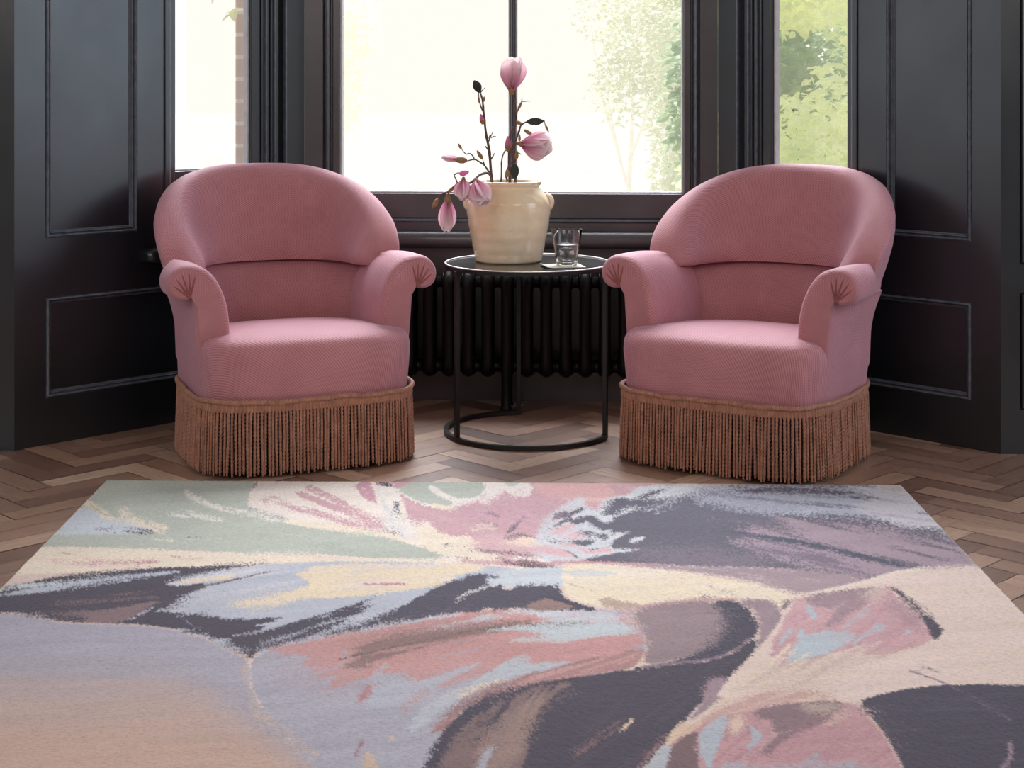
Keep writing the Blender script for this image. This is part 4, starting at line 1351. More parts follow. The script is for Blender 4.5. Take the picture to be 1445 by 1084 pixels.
    stroke(zG((120, 930), (140, 890), (200, 850)), 6, SAND, jit=1.0)
    stroke(zG((1140, 205), (1230, 280), (1262, 380), (1240, 440), (1220, 495)), 4, (226, 204, 178), dens=0.8, jit=0.7)
    stroke(zG((1100, 200), (1190, 280), (1240, 360)), 5, (210, 164, 162), jit=0.8)
    # ---- big dark swirl, bottom centre
    fill(zH((-1100, 1200), (-980, 900), (-760, 700), (-440, 600), (-200, 570), (0, 540), (300, 505), (600, 470), (800, 360), (850, 280), (820, 230), (740, 150), (690, 130), (580, 135), (640, 230), (650, 290), (600, 370), (500, 440), (300, 490), (100, 520)), DARK, jit=1.0, smooth=1)
    fill(zH((-1100, 1900), (-960, 900), (-760, 690), (-440, 600), (0, 545), (300, 500), (640, 470), (840, 330), (830, 420), (740, 530), (640, 600), (520, 700), (430, 820), (320, 930), (180, 1090), (60, 1250), (0, 1900)), DARK, jit=1.6, mix=(84, 76, 92), amt=0.3, mang=-35, mal=100, mac=8)
    # brown veil at the left of the swirl
    fill(zG((60, 1090), (140, 930), (260, 800), (400, 720), (560, 645), (860, 590), (720, 680), (620, 780), (580, 900), (560, 1000), (560, 1300), (0, 1300)), (134, 112, 112), jit=2.2, warp=20, ang=-50, mix=DARK, amt=0.30, mang=-50, mal=110, mac=9)
    fill(zG((330, 880), (480, 760), (620, 690), (700, 650), (640, 760), (580, 860), (560, 1000), (460, 1100), (420, 1300), (200, 1300), (260, 1050)), (150, 128, 124), jit=2.5, warp=20, ang=-55, mix=(166, 140, 130), amt=0.4, mang=-60, mal=90, mac=6)
    fill(zG((290, 1084), (340, 970), (400, 920), (370, 1010), (320, 1120), (300, 1300), (240, 1300)), (178, 178, 188), jit=1.6, warp=8, ang=-60)
    stroke(zG((250, 1040), (340, 940), (420, 880)), 4, (170, 128, 124), dens=0.7, jit=1.0)
    stroke(zG((440, 780), (360, 860), (240, 960)), 5, DARK, dens=0.6, jit=3)
    stroke(zG((470, 720), (380, 800), (310, 850)), 9, DARK, dens=0.7, jit=3)
    stroke(zG((820, 1020), (960, 920), (1120, 820)), 13, (134, 106, 108), dens=0.55, jit=3)
    stroke(zG((640, 780), (760, 690), (880, 640)), 9, (120, 100, 106), dens=0.45, jit=3)
    stroke(zG((1115, 870), (1150, 830), (1172, 800)), 5, (226, 200, 176), jit=0.6)
    # ---- rosy flower along the far edge
    fill(px((352, 712), (366, 660), (1010, 660), (880, 720), (850, 760), (800, 800), (720, 798), (655, 795), (560, 770), (440, 735)), ROSE, mix=(214, 178, 184), amt=0.4, mang=20, jit=0.8)
    fill(zA((1060, 0), (1700, -20), (1800, 200), (2150, 420), (2230, 510), (1900, 440), (1445, 298), (1250, 250), (1010, 190), (1000, 120)), (240, 230, 220), jit=0.9)
    for P_ in (((1090, 140), (1110, 150), (1120, 158)), ((1130, 125), (1250, 180), (1400, 215), (1560, 270), (1800, 350)), ((1270, 95), (1400, 150), (1560, 205), (1760, 300)), ((1320, 60), (1500, 140), (1640, 220), (1860, 340))):
        stroke(zA(*P_), 9, ROSE, dens=0.85, jit=1.0, warp=6, ang=20)
    stroke(zA((1000, 175), (1080, 215), (1250, 262)), 2, (120, 126, 150), dens=0.5)
    stroke(zA((1060, 35), (1030, 75)), 3, (110, 116, 150), dens=0.6)
    stroke(zB((30, 40), (80, 110), (120, 160)), 22, (206, 160, 172), dens=0.9, jit=1.0, taper=(0.05, 0.7))
    fill(zB((100, 50), (240, 60), (290, 200), (330, 300), (420, 260), (460, 320), (420, 400), (330, 380), (200, 320), (140, 260), (170, 180)), IVORY, jit=1.4, warp=10, ang=60, mix=ICE, amt=0.3)
    fill(zB((200, 60), (740, 20), (760, 90), (690, 150), (600, 170), (540, 200), (420, 180), (330, 150)), IVORY, jit=1.2, warp=6)
    fill(zB((230, 70), (420, 20), (720, 30), (740, 80), (690, 130), (600, 130), (560, 165), (480, 180), (330, 140)), SAGE, jit=1.0)
    stroke(zB((420, 60), (500, 120), (640, 165)), 8, IVORY, dens=0.9)
    stroke(zB((430, 165), (550, 195), (570, 180)), 6, CREAM)
    fill(zB((720, 20), (980, 20), (1010, 90), (930, 135), (860, 90), (800, 130), (740, 170), (700, 150), (760, 90)), IVORY, jit=1.5, warp=6, ang=60)
    fill(zB((830, 20), (960, 20), (900, 70), (860, 60)), (204, 210, 204), jit=1.0)
    fill(zB((1000, 10), (1445, 10), (1460, 120), (1360, 180), (1320, 150), (1200, 130), (1060, 130)), (222, 178, 178), jit=2.5, mix=(226, 194, 186), amt=0.4)
    stroke(zB((120, 40), (210, 60)), 5, DARK, dens=0.7)
    stroke(zB((232, 150), (242, 200), (240, 240)), 9, (104, 104, 120), dens=0.5, jit=1.6)
    stroke(zB((255, 140), (280, 230), (300, 300)), 3, CREAM)
    fill(zB((-300, 330), (0, 290), (180, 330), (340, 390), (440, 420), (500, 470), (300, 475), (0, 465), (-300, 440)), SAGE, jit=1.0, warp=14, ang=6, mix=(172, 182, 170), amt=0.3)
    fill(zB((-400, 240), (0, 295), (160, 320), (340, 385), (430, 425), (620, 440), (760, 490), (640, 480), (500, 450), (380, 415), (200, 355), (0, 330), (-400, 280)), CREAM, jit=1.0)
    fill(zB((330, 320), (410, 262), (470, 320), (560, 350), (700, 345), (680, 420), (800, 440), (820, 490), (660, 480), (480, 450), (400, 410)), CREAM, jit=1.6, warp=14, ang=14, mix=(226, 194, 190), amt=0.25)
    stroke(zB((510, 392), (540, 402)), 3, (110, 96, 104))
    stroke(zB((190, 318), (240, 332)), 2.5, (96, 90, 100))
    # heart of the flower
    stroke(zB((740, 210), (780, 222), (820, 240)), 5, (104, 92, 108), dens=0.8)
    stroke(zB((720, 262), (770, 278), (815, 292)), 5, (104, 92, 108), dens=0.8)
    stroke(zB((660, 310), (740, 280), (800, 300)), 8, (238, 220, 200), dens=0.7, jit=1.5)
    fill(zB((850, 330), (900, 280), (980, 220), (940, 270), (910, 310), (880, 332)), SLATE, jit=1.4)
    fill(zB((840, 360), (880, 335), (960, 330), (1060, 365), (1000, 370), (900, 365)), (124, 106, 116), jit=1.4)
    fill(zB((900, 370), (960, 340), (1060, 380), (1085, 405), (1040, 425), (960, 400), (820, 390)), (240, 222, 196), jit=1.2)
    stroke(zB((680, 415), (740, 436), (860, 440), (1000, 458)), 5, (96, 82, 92), dens=0.8, jit=0.8)
    stroke(zB((800, 470), (840, 470), (870, 500), (1040, 520), (1140, 522)), 5, (112, 92, 98), dens=0.8, jit=1.0)
    stroke(zB((920, 480), (1020, 498), (1130, 520)), 8, (128, 106, 108), dens=0.8, jit=1.0)
    stroke(zB((540, 462), (640, 472), (740, 488)), 1.8, (120, 100, 104), dens=0.6)
    stroke(zB((890, 470), (1000, 470), (1110, 492)), 4, IVORY)
    # ---- dark petal, far right
    fill(zC((150, 240), (200, 200), (260, 150), (400, 100), (560, 75), (900, 55), (1900, 50), (2600, 120), (2700, 700), (1445, 560), (1100, 520), (700, 520), (400, 490), (60, 480), (-20, 400), (0, 250)), SLATE, jit=1.2, smooth=1)
    fill(zC((900, 260), (1445, 240), (2000, 330), (2600, 480), (2600, 620), (1900, 620), (1445, 540), (1200, 480), (1000, 400)), MAUVE, jit=9, warp=50, ang=12, along=70, across=4, mix=SLATE, amt=0.36, mang=13, mal=110, mac=5)
    fill(zC((560, 90), (760, 60), (1445, 60), (1900, 60), (2300, 140), (2500, 330), (2100, 300), (1750, 250), (1400, 225), (1000, 215), (860, 170), (700, 150)), (190, 194, 208), jit=7, warp=50, ang=6, along=70, across=3.4, mix=(120, 116, 136), amt=0.36, mang=6, mal=130, mac=4)
    stroke(zD((-300, 100), (0, 85), (200, 85), (420, 105), (560, 125), (720, 146)), 10, (98, 86, 106), dens=0.62, jit=1.6, taper=(0.3, 0.4))
    fill(zD((420, 60), (760, 40), (900, 200), (1000, 310), (860, 300), (640, 270), (480, 190), (640, 130)), (214, 212, 220), jit=5, warp=40, ang=8, mix=(196, 184, 198), amt=0.35)
    fill(zD((560, 40), (760, 40), (790, 110), (700, 100)), (206, 194, 188), jit=5)
    stroke(zD((-100, 50), (200, 55), (450, 70)), 4, (132, 120, 136), dens=0.5, jit=1.5)
    stroke(zC((880, 320), (1100, 345), (1250, 370), (1445, 410), (1700, 470), (1960, 525)), 8, (84, 86, 104), dens=0.85, jit=2.0, taper=(0.4, 0.15))
    stroke(zC((1000, 400), (1300, 440), (1500, 500), (1700, 560)), 16, (128, 116, 132), dens=0.5, jit=3, taper=(0.4, 0.2))
    fill(zC((60, 485), (400, 495), (700, 520), (1000, 520), (1445, 540), (1750, 590), (1600, 640), (1330, 680), (1200, 640), (900, 570), (500, 525)), (172, 152, 158), jit=3.0, mix=(196, 178, 178), amt=0.25, mang=8)
    stroke(zC((0, 492), (300, 492), (500, 512)), 5, (204, 158, 158), jit=1.2, taper=(0.1, 0.4))
    stroke(zC((480, 190), (620, 150), (720, 135)), 5, ICE, dens=0.7, jit=1.2)
    stroke(zC((560, 190), (700, 165), (820, 150)), 3, ICE, dens=0.5, jit=1.2)
    # ruffles biting into the dark petal
    def zk(*p): return [(760 + x / 7.225, 640 + y / 7.225) for x, y in p]
    R_ = dict(smooth=0, jit=1.1)
    fill(zk((40, 660), (180, 560), (450, 420), (480, 530), (600, 585), (640, 480), (720, 445), (900, 420), (1000, 330), (1445, 320), (1600, 330), (1600, 420), (1000, 480), (800, 640), (760, 760), (940, 790), (760, 890), (740, 960),
            (1040, 970), (880, 1010), (560, 1060), (420, 1090), (60, 1090), (-60, 1000), (-20, 820)), (210, 215, 219), smooth=0, jit=1.8, mix=(222, 216, 220), amt=0.3)
    fill(zk((290, 680), (300, 650), (350, 670), (430, 640), (560, 630), (640, 690), (700, 705), (770, 640), (900, 600), (1040, 560), (1200, 480), (1445, 440), (1600, 420), (1600, 1130), (430, 1090), (560, 1060), (760, 1015), (900, 1000),
            (1040, 970), (900, 965), (770, 970), (740, 930), (750, 890), (850, 850), (940, 790), (850, 800), (770, 815), (720, 775), (640, 785), (560, 740), (500, 690), (440, 705), (370, 725)), SLATE, **R_)
    fill(zk((625, 630), (680, 560), (720, 480), (830, 450), (900, 450), (960, 470), (1040, 420), (1200, 370), (1330, 350), (1200, 410), (1050, 470), (930, 540), (870, 570), (810, 620), (740, 630)), SLATE, smooth=0, jit=1.8)
    for P_ in (((120, 690), (160, 620), (270, 570), (300, 600), (470, 540), (460, 575), (300, 645), (200, 665)), ((80, 785), (200, 700), (300, 650), (330, 640), (350, 665), (290, 690), (180, 745)), ((410, 780), (560, 790), (520, 850), (450, 810)),
               ((310, 890), (420, 880), (580, 870), (540, 920), (460, 945), (350, 910)), ((520, 850), (600, 810), (750, 820), (680, 880), (600, 850)), ((20, 845), (100, 875), (220, 890), (190, 920), (100, 890)), ((510, 975), (690, 950), (540, 992))):
        fill(zk(*P_), SLATE, **R_)
    for P_ in (((80, 840), (200, 740), (330, 710), (370, 740), (240, 820)), ((250, 870), (300, 810), (420, 790), (480, 850), (370, 870), (310, 890)), ((190, 930), (300, 900), (440, 960), (560, 1000), (620, 960), (740, 960), (760, 1000), (600, 1020), (480, 1020), (360, 950)),
               ((-60, 950), (60, 930), (200, 960), (340, 1010), (400, 1060), (200, 1050), (0, 1010))):
        fill(zk(*P_), (224, 188, 192), **R_)
    for P_ in (((915, 900), (960, 860), (1095, 845), (1020, 890), (940, 915)), ((815, 600), (870, 560), (1040, 530), (930, 590), (830, 630)), ((640, 690), (650, 640), (760, 630), (740, 690), (680, 705))):
        fill(zk(*P_), (214, 217, 221), **R_)
    stroke(zk((1050, 590), (1250, 520), (1440, 470)), 5, (196, 200, 210), dens=0.6, jit=1.2)
    stroke(zk((1160, 620), (1300, 560), (1440, 530)), 4, (180, 184, 196), dens=0.5, jit=1.2)
    stroke(zk((260, 985), (360, 1030), (420, 1080)), 1.8, (110, 108, 120))
    # ---- cool light above the dark hill
    fill(zB((760, 560), (900, 530), (1140, 520), (1445, 520), (1460, 570), (1300, 600), (1170, 640), (900, 640), (740, 620)), (204, 212, 218), jit=1.6, mix=(222, 216, 204), amt=0.25, ang=0)
    # ---- cream petal reaching right
    fill(zC((-30, 510), (150, 500), (430, 525), (700, 555), (950, 600), (1190, 650), (1320, 690), (1260, 710), (1210, 760), (1150, 705), (900, 700), (700, 705), (500, 730), (330, 760), (150, 740), (0, 690), (-30, 600)), (240, 226, 200), jit=0.8, mix=(232, 222, 208), amt=0.35, mang=6, mal=160)
    fill(zC((0, 530), (200, 540), (300, 560), (150, 580), (0, 575)), (206, 210, 212), jit=2.5, warp=20, ang=6, op=0.8)
    fill(zC((160, 690), (300, 710), (460, 740), (360, 765), (220, 755)), (190, 168, 152), jit=2.5)
    stroke(zC((680, 690), (760, 695), (830, 690)), 4, (104, 90, 96), dens=0.7)
    stroke(zC((800, 625), (900, 660), (960, 690)), 2, (150, 140, 150), dens=0.7)
    stroke(zC((10, 615), (120, 645), (200, 670)), 1.8, (190, 168, 156), dens=0.6)
    # ---- dark hill
    fill(zB((-150, 900), (60, 830), (250, 755), (420, 655), (540, 600), (660, 560), (760, 565), (740, 610), (820, 640), (900, 640), (930, 625), (990, 635), (1060, 620), (1150, 630), (1180, 690), (1260, 740), (1360, 768), (1200, 765), (950, 755), (760, 760), (500, 790), (250, 830), (60, 870)), SLATE[:0] + (78, 75, 90), jit=0.9, warp=5, ang=-60, along=20, across=6)
    stroke(zB((560, 720), (640, 670), (760, 625)), 5, (206, 202, 204), dens=0.6, jit=1.6)
    stroke(zB((730, 570), (790, 575), (810, 580)), 4, (78, 75, 90), dens=0.6, jit=1.4)
    fill(zB((960, 745), (1060, 700), (1180, 705), (1260, 745), (1150, 768), (1000, 768)), (150, 124, 118), jit=1.8)
    for x in (820, 930, 1000, 1060, 1140):
        stroke(zB((x, 690), (x + 4, 650), (x + 2, 610)), 11, (78, 75, 90), dens=0.8, jit=1.8, taper=(0.05, 0.6))
    stroke(zB((1100, 690), (1200, 720), (1360, 765)), 6, (70, 68, 84), jit=0.8, dens=0.85)
    # ---- taupe curl
    fill(zH((110, 195), (250, 160), (420, 135), (580, 130), (650, 230), (655, 290), (600, 370), (520, 430), (380, 470), (190, 500), (210, 440), (222, 370), (180, 280)), (150, 132, 136), jit=1.0, mix=(162, 144, 150), amt=0.35, mang=-5)
    fill(zH((580, 130), (700, 128), (790, 190), (845, 280), (830, 330), (740, 400), (600, 450), (300, 500), (440, 455), (560, 400), (630, 330), (655, 270), (630, 200)), (72, 70, 86), jit=2.0)
    stroke(zH((170, 510), (340, 490), (560, 470), (700, 425), (800, 345)), 4, (140, 120, 134), dens=0.8, jit=1.0)
    stroke(zH((70, 195), (200, 160), (420, 132), (600, 125), (740, 122)), 3.6, (208, 168, 166), jit=0.6, taper=(0.02, 0.2))
    fill(zH((710, 125), (880, 122), (940, 150), (980, 200), (950, 330), (880, 440), (760, 560), (640, 680), (540, 760), (440, 830), (520, 700), (640, 600), (760, 520), (840, 400), (850, 280), (800, 190)), (162, 142, 150), jit=2.0, mix=(146, 126, 134), amt=0.3, mang=-55)
    fill(zH((540, 600), (600, 560), (680, 580), (620, 650), (520, 710)), (166, 142, 152), jit=3)
    stroke(zH((740, 135), (830, 200), (860, 280), (840, 350)), 4, (206, 182, 168), dens=0.6, jit=1.4)
    stroke(zH((980, 180), (1000, 150), (1030, 125)), 7, (140, 122, 130), jit=0.8)
    # ---- blush ground on the right
    fill(zD((200, 680), (400, 640), (600, 590), (700, 555), (900, 525), (1130, 510), (1700, 520), (2200, 900), (2400, 1100), (1445, 1180), (1200, 1170), (1000, 1180), (760, 1250), (560, 1260), (200, 1250), (-300, 1280), (-260, 1180), (-100, 1020), (40, 860), (120, 720)), (230, 211, 198), mix=(234, 214, 206), amt=0.4, mal=160, mac=10, jit=0.6, smooth=1)
    stroke(zD((60, 700), (200, 680), (400, 640), (600, 590), (700, 555), (900, 525)), 5, (238, 222, 208), jit=0.8)
    # shaded blush toward the swirl
    fill(zH((980, 420), (1200, 440), (1445, 400), (1300, 560), (1100, 640), (900, 660), (720, 720), (760, 620)), (196, 174, 164), jit=14, mix=(226, 204, 190), amt=0.6, mang=-30, op=0.7)
    fill(zH((560, 760), (720, 700), (900, 640), (1160, 640), (1340, 690), (1000, 720), (820, 760), (700, 780), (540, 860), (440, 880)), (208, 172, 164), jit=5, mix=(222, 198, 184), amt=0.4, mang=-20)
    stroke(zH((600, 730), (760, 610), (900, 490), (990, 390)), 6, (228, 210, 190), dens=0.8, jit=1.2)
    # ---- right rosy petal
    fill(zD((0, 1000), (70, 850), (130, 720), (190, 690), (400, 655), (600, 635), (690, 635), (780, 720), (880, 830), (930, 920), (900, 950), (760, 1000), (640, 1040), (500, 1000), (380, 1000), (200, 1050), (60, 1080)), (210, 170, 174), jit=0.9, mix=(196, 154, 162), amt=0.35, mang=-35, warp=8, ang=-30)
    fill(zD((190, 690), (400, 655), (640, 640), (560, 720), (480, 780), (400, 830), (310, 875), (350, 800), (380, 760), (240, 740)), (160, 138, 146), jit=2.5, mix=(206, 186, 178), amt=0.25, mang=-35)
    fill(zD((560, 640), (690, 640), (640, 700), (520, 720)), (214, 194, 182), jit=5, op=0.8)
    fill(zD((640, 740), (720, 680), (800, 780), (880, 880), (860, 900), (760, 830)), (176, 146, 154), jit=5, op=0.8)
    fill(zD((80, 1060), (170, 930), (260, 880), (400, 880), (500, 890), (440, 960), (330, 1010), (200, 1040)), (190, 202, 210), jit=1.0, warp=10, ang=-30)
    fill(zD((150, 900), (190, 860), (210, 920), (160, 930)), (190, 202, 210), jit=1.0)
    stroke(zD((60, 960), (100, 900), (130, 870)), 5, (190, 202, 210), jit=1.0)
    stroke(zD((420, 870), (490, 810), (565, 760)), 5, (190, 202, 210), jit=0.8)
    stroke(zD((470, 960), (540, 910), (600, 880)), 5, (190, 202, 210), jit=0.8)
    fill(zD((580, 860), (620, 835), (665, 850), (640, 885), (600, 890)), (190, 202, 210), jit=0.8)
    fill(zD((765, 880), (800, 875), (815, 890), (775, 910)), (190, 202, 210), jit=0.8)
    stroke(zD((215, 740), (240, 780), (265, 810)), 9, (188, 198, 206), jit=0.8)
    stroke(zD((470, 800), (560, 740), (650, 690)), 3, (226, 200, 190), dens=0.7)
    for a, b in (((0, 1080), (120, 960)), ((40, 1070), (160, 980)), ((120, 1080), (230, 1010))):
        stroke(zD(a, ((a[0] + b[0]) / 2, (a[1] + b[1]) / 2), b), 5, (234, 216, 196), dens=0.8, jit=0.9)
    for a, b in (((500, 1000), (640, 940)), ((640, 1030), (800, 980)), ((420, 1000), (560, 950))):
        stroke(zD(a, ((a[0] + b[0]) / 2, (a[1] + b[1]) / 2 + 6), b), 4, (230, 210, 196), dens=0.7, jit=0.9)
    fill(zD((300, 1060), (500, 1010), (760, 1000), (700, 1040), (520, 1080), (330, 1110)), (214, 192, 180), jit=7, op=0.7)
    fill(zD((675, 634), (720, 640), (800, 700), (900, 790), (975, 860), (982, 895), (945, 938), (920, 920), (900, 870), (840, 790), (760, 700)), (76, 72, 86), jit=0.8)
    stroke(zD((690, 650), (780, 730), (850, 800)), 2.2, (232, 214, 200), jit=0.5)
    stroke(zD((190, 690), (400, 655), (600, 636)), 1.6, (120, 106, 116), dens=0.8)
    # ---- lower rosy petal
    fill(zH((180, 1100), (330, 940), (500, 830), (700, 775), (900, 730), (1100, 705), (1360, 700), (1460, 780), (1560, 900), (1660, 1040), (1760, 1300), (1800, 1900), (-100, 1900)), (202, 160, 164), jit=1.0, mix=(184, 142, 150), amt=0.35, mang=-40, mal=110, mac=5)
    fill(zH((780, 775), (920, 730), (1100, 705), (1340, 700), (1280, 780), (1180, 840), (1050, 890), (940, 960), (880, 1040), (860, 960), (960, 830)), (142, 120, 126), jit=3, mix=(196, 172, 164), amt=0.22, mang=-20)
    fill(zH((1060, 720), (1340, 705), (1280, 770), (1120, 780)), (200, 180, 168), jit=6, op=0.75)
    fill(zH((1200, 850), (1290, 780), (1370, 740), (1350, 780), (1260, 840)), (220, 192, 178), jit=3)
    fill(zH((500, 900), (560, 820), (680, 780), (640, 900), (600, 1000), (580, 1090), (540, 1080), (510, 980)), (186, 194, 204), jit=1.4, warp=6, ang=-60)
    fill(zH((680, 790), (780, 775), (740, 880), (680, 900)), (224, 200, 182), jit=3)
    fill(zH((780, 830), (830, 860), (870, 900), (830, 960), (760, 980), (820, 920)), (182, 190, 202), jit=1.0)
    stroke(zH((720, 1080), (800, 1000), (950, 880)), 9, (206, 168, 172), dens=0.8, jit=1.0)
    fill(zH((1060, 1090), (1120, 1020), (1215, 970), (1170, 1050), (1200, 1100)), (178, 186, 198), jit=1.0)
    fill(zH((620, 1100), (680, 1040), (800, 1060), (950, 1075), (1100, 1060), (1445, 1040), (1600, 1100), (1600, 1200), (600, 1200)), (182, 184, 196), jit=3, mix=(196, 156, 162), amt=0.45, mang=-30)
    fill(zH((320, 1090), (330, 980), (420, 900), (500, 860), (490, 980), (510, 1080), (480, 1300), (320, 1300)), (128, 106, 110), jit=1.6)
    fill(zH((190, 1090), (260, 1000), (330, 940), (350, 960), (320, 1060), (310, 1200), (160, 1300)), (190, 196, 204), jit=1.4)
    stroke(zH((330, 940), (400, 860), (440, 830)), 13, (226, 202, 178), jit=1.4)
    stroke(zH((400, 900), (470, 850), (520, 820)), 8, (222, 194, 172), jit=1.4)
    stroke(zH((60, 1200), (200, 1040), (330, 890)), 9, (150, 116, 122), dens=0.6, jit=3)
    # ---- dark petal, lower right corner
    fill(px((1207, 990), (1245, 978), (1300, 968), (1360, 965), (1450, 966), (1800, 990), (1850, E), (1330, E), (1275, 1084), (1258, 1050), (1238, 1022)), (74, 70, 86), jit=0.7, mix=(84, 80, 96), amt=0.35, mal=80)
    stroke(px((1206, 990), (1225, 1008), (1245, 1035), (1262, 1062), (1285, 1110)), 4, (214, 190, 178), dens=0.85, jit=0.8)
    stroke(px((1424, 1045), (1427, 1068), (1412, 1088)), 6, (160, 140, 152), jit=1.2)
    stroke(px((1280, 945), (1340, 965), (1430, 1018)), 2, (118, 108, 122), dens=0.7)
    stroke(px((1300, 940), (1330, 950)), 1.6, (140, 124, 134), dens=0.7)
    # small cream flecks near the viewer
    fill(zE((680, 1070), (710, 970), (760, 1040), (800, 1110), (700, 1130)), (214, 190, 168), jit=1.2)
    stroke(zE((848, 900), (860, 925)), 5, (214, 196, 176), jit=0.8)
    stroke(zE((60, 740), (120, 800), (240, 860), (330, 940), (420, 1010)), 9, (212, 190, 172), dens=0.55, jit=3)
    # soft shading worked into the petals with sparse tufts
    for P_, c_, j_, o_ in ((zE((600, 340), (1000, 260), (1445, 220), (1445, 330), (1000, 400), (650, 520)), (150, 122, 120), 16, 0.45), (zG((300, 400), (900, 380), (1200, 340), (1200, 400), (800, 470), (300, 480)), (186, 140, 140), 10, 0.4),
                           (zE((100, 440), (400, 420), (700, 560), (600, 700), (300, 640)), (188, 166, 174), 26, 0.4), (zE((900, 560), (1300, 500), (1445, 420), (1300, 640), (1000, 760)), (186, 176, 186), 22, 0.35),
                           (zB((560, 180), (900, 120), (1200, 150), (1100, 320), (800, 300), (600, 330)), (204, 168, 180), 16, 0.5), (zB((600, 350), (900, 330), (1100, 420), (900, 470), (650, 440)), (226, 196, 196), 12, 0.5),
                           (zC((500, 120), (1000, 90), (1445, 120), (1200, 260), (700, 260)), (120, 118, 134), 16, 0.4), (zC((300, 420), (900, 420), (1300, 500), (900, 540), (400, 500)), (150, 136, 148), 14, 0.5),
                           (zD((300, 690), (700, 660), (860, 860), (600, 980), (300, 940)), (198, 158, 166), 20, 0.3), (zH((900, 900), (1400, 760), (1600, 1000), (1200, 1080), (900, 1080)), (184, 142, 150), 22, 0.35),
                           (zC((420, 760), (850, 720), (880, 900), (600, 1040), (430, 1000)), (160, 140, 146), 18, 0.4)):
        fill(P_, c_, op=o_, jit=j_, smooth=1, pad=70)
paint_rug()
def tuft():
    """every knot may carry the colour of a neighbour, more so where the design is brushed out"""
    yy, xx = np.mgrid[0:CH, 0:CW]
    s_ = 0.7 + 5.5 * np.clip((streak(xx, yy, -8, 150, 26, 901) - 0.46) * 3.2, 0, 1) ** 1.5
    dx = nrg.normal(0, 1, (CH, CW)) * s_ * 1.5
    dy = nrg.normal(0, 1, (CH, CW)) * s_ * 0.45
    return canvas[np.clip(yy + dy, 0, CH - 1).astype(int), np.clip(xx + dx, 0, CW - 1).astype(int)]
canvas = tuft()
_yy, _xx = np.mgrid[0:CH, 0:CW]
canvas = canvas * (0.93 + 0.16 * streak(_xx, _yy, -4, 130, 7, 955))[..., None]
# short pile: every tuft differs a little
canvas *= (1 + (vnoise(*np.meshgrid(np.arange(CW) / 1.3, np.arange(CH) / 1.0), 77) - 0.5)[..., None] * 0.16)
RUG_GAIN = 1.0
canvas = np.clip(canvas * RUG_GAIN, 0, 1)

def rug_mat():
    m, nt, N, L, b = new_mat('woven_wool_pile')
    at_ = N.new('ShaderNodeAttribute'); at_.attribute_name = 'weave'
    co = coords(N)
    n = noise(N, L, 300, 3, 0.7, mapping(N, L, co, (0.30, 1.0, 1)))
    r = ramp(N, L, n.outputs['Fac'], [(0.28, (0.70, 0.69, 0.70, 1)), (0.5, (0.93, 0.93, 0.93, 1)), (0.72, (1, 1, 1, 1))])
    c = mixc(N, L, 1.0, at_.outputs['Color'], r.outputs['Color'], 'MULTIPLY')
    L.new(c, b.inputs['Base Color'])
    setp(b, rough=0.95, spec=0.1, sheen=0.14, sheen_rough=0.6)
    bump(N, L, b, n.outputs['Fac'], 0.45, 0.002)
    return m
M['rug'] = rug_mat()

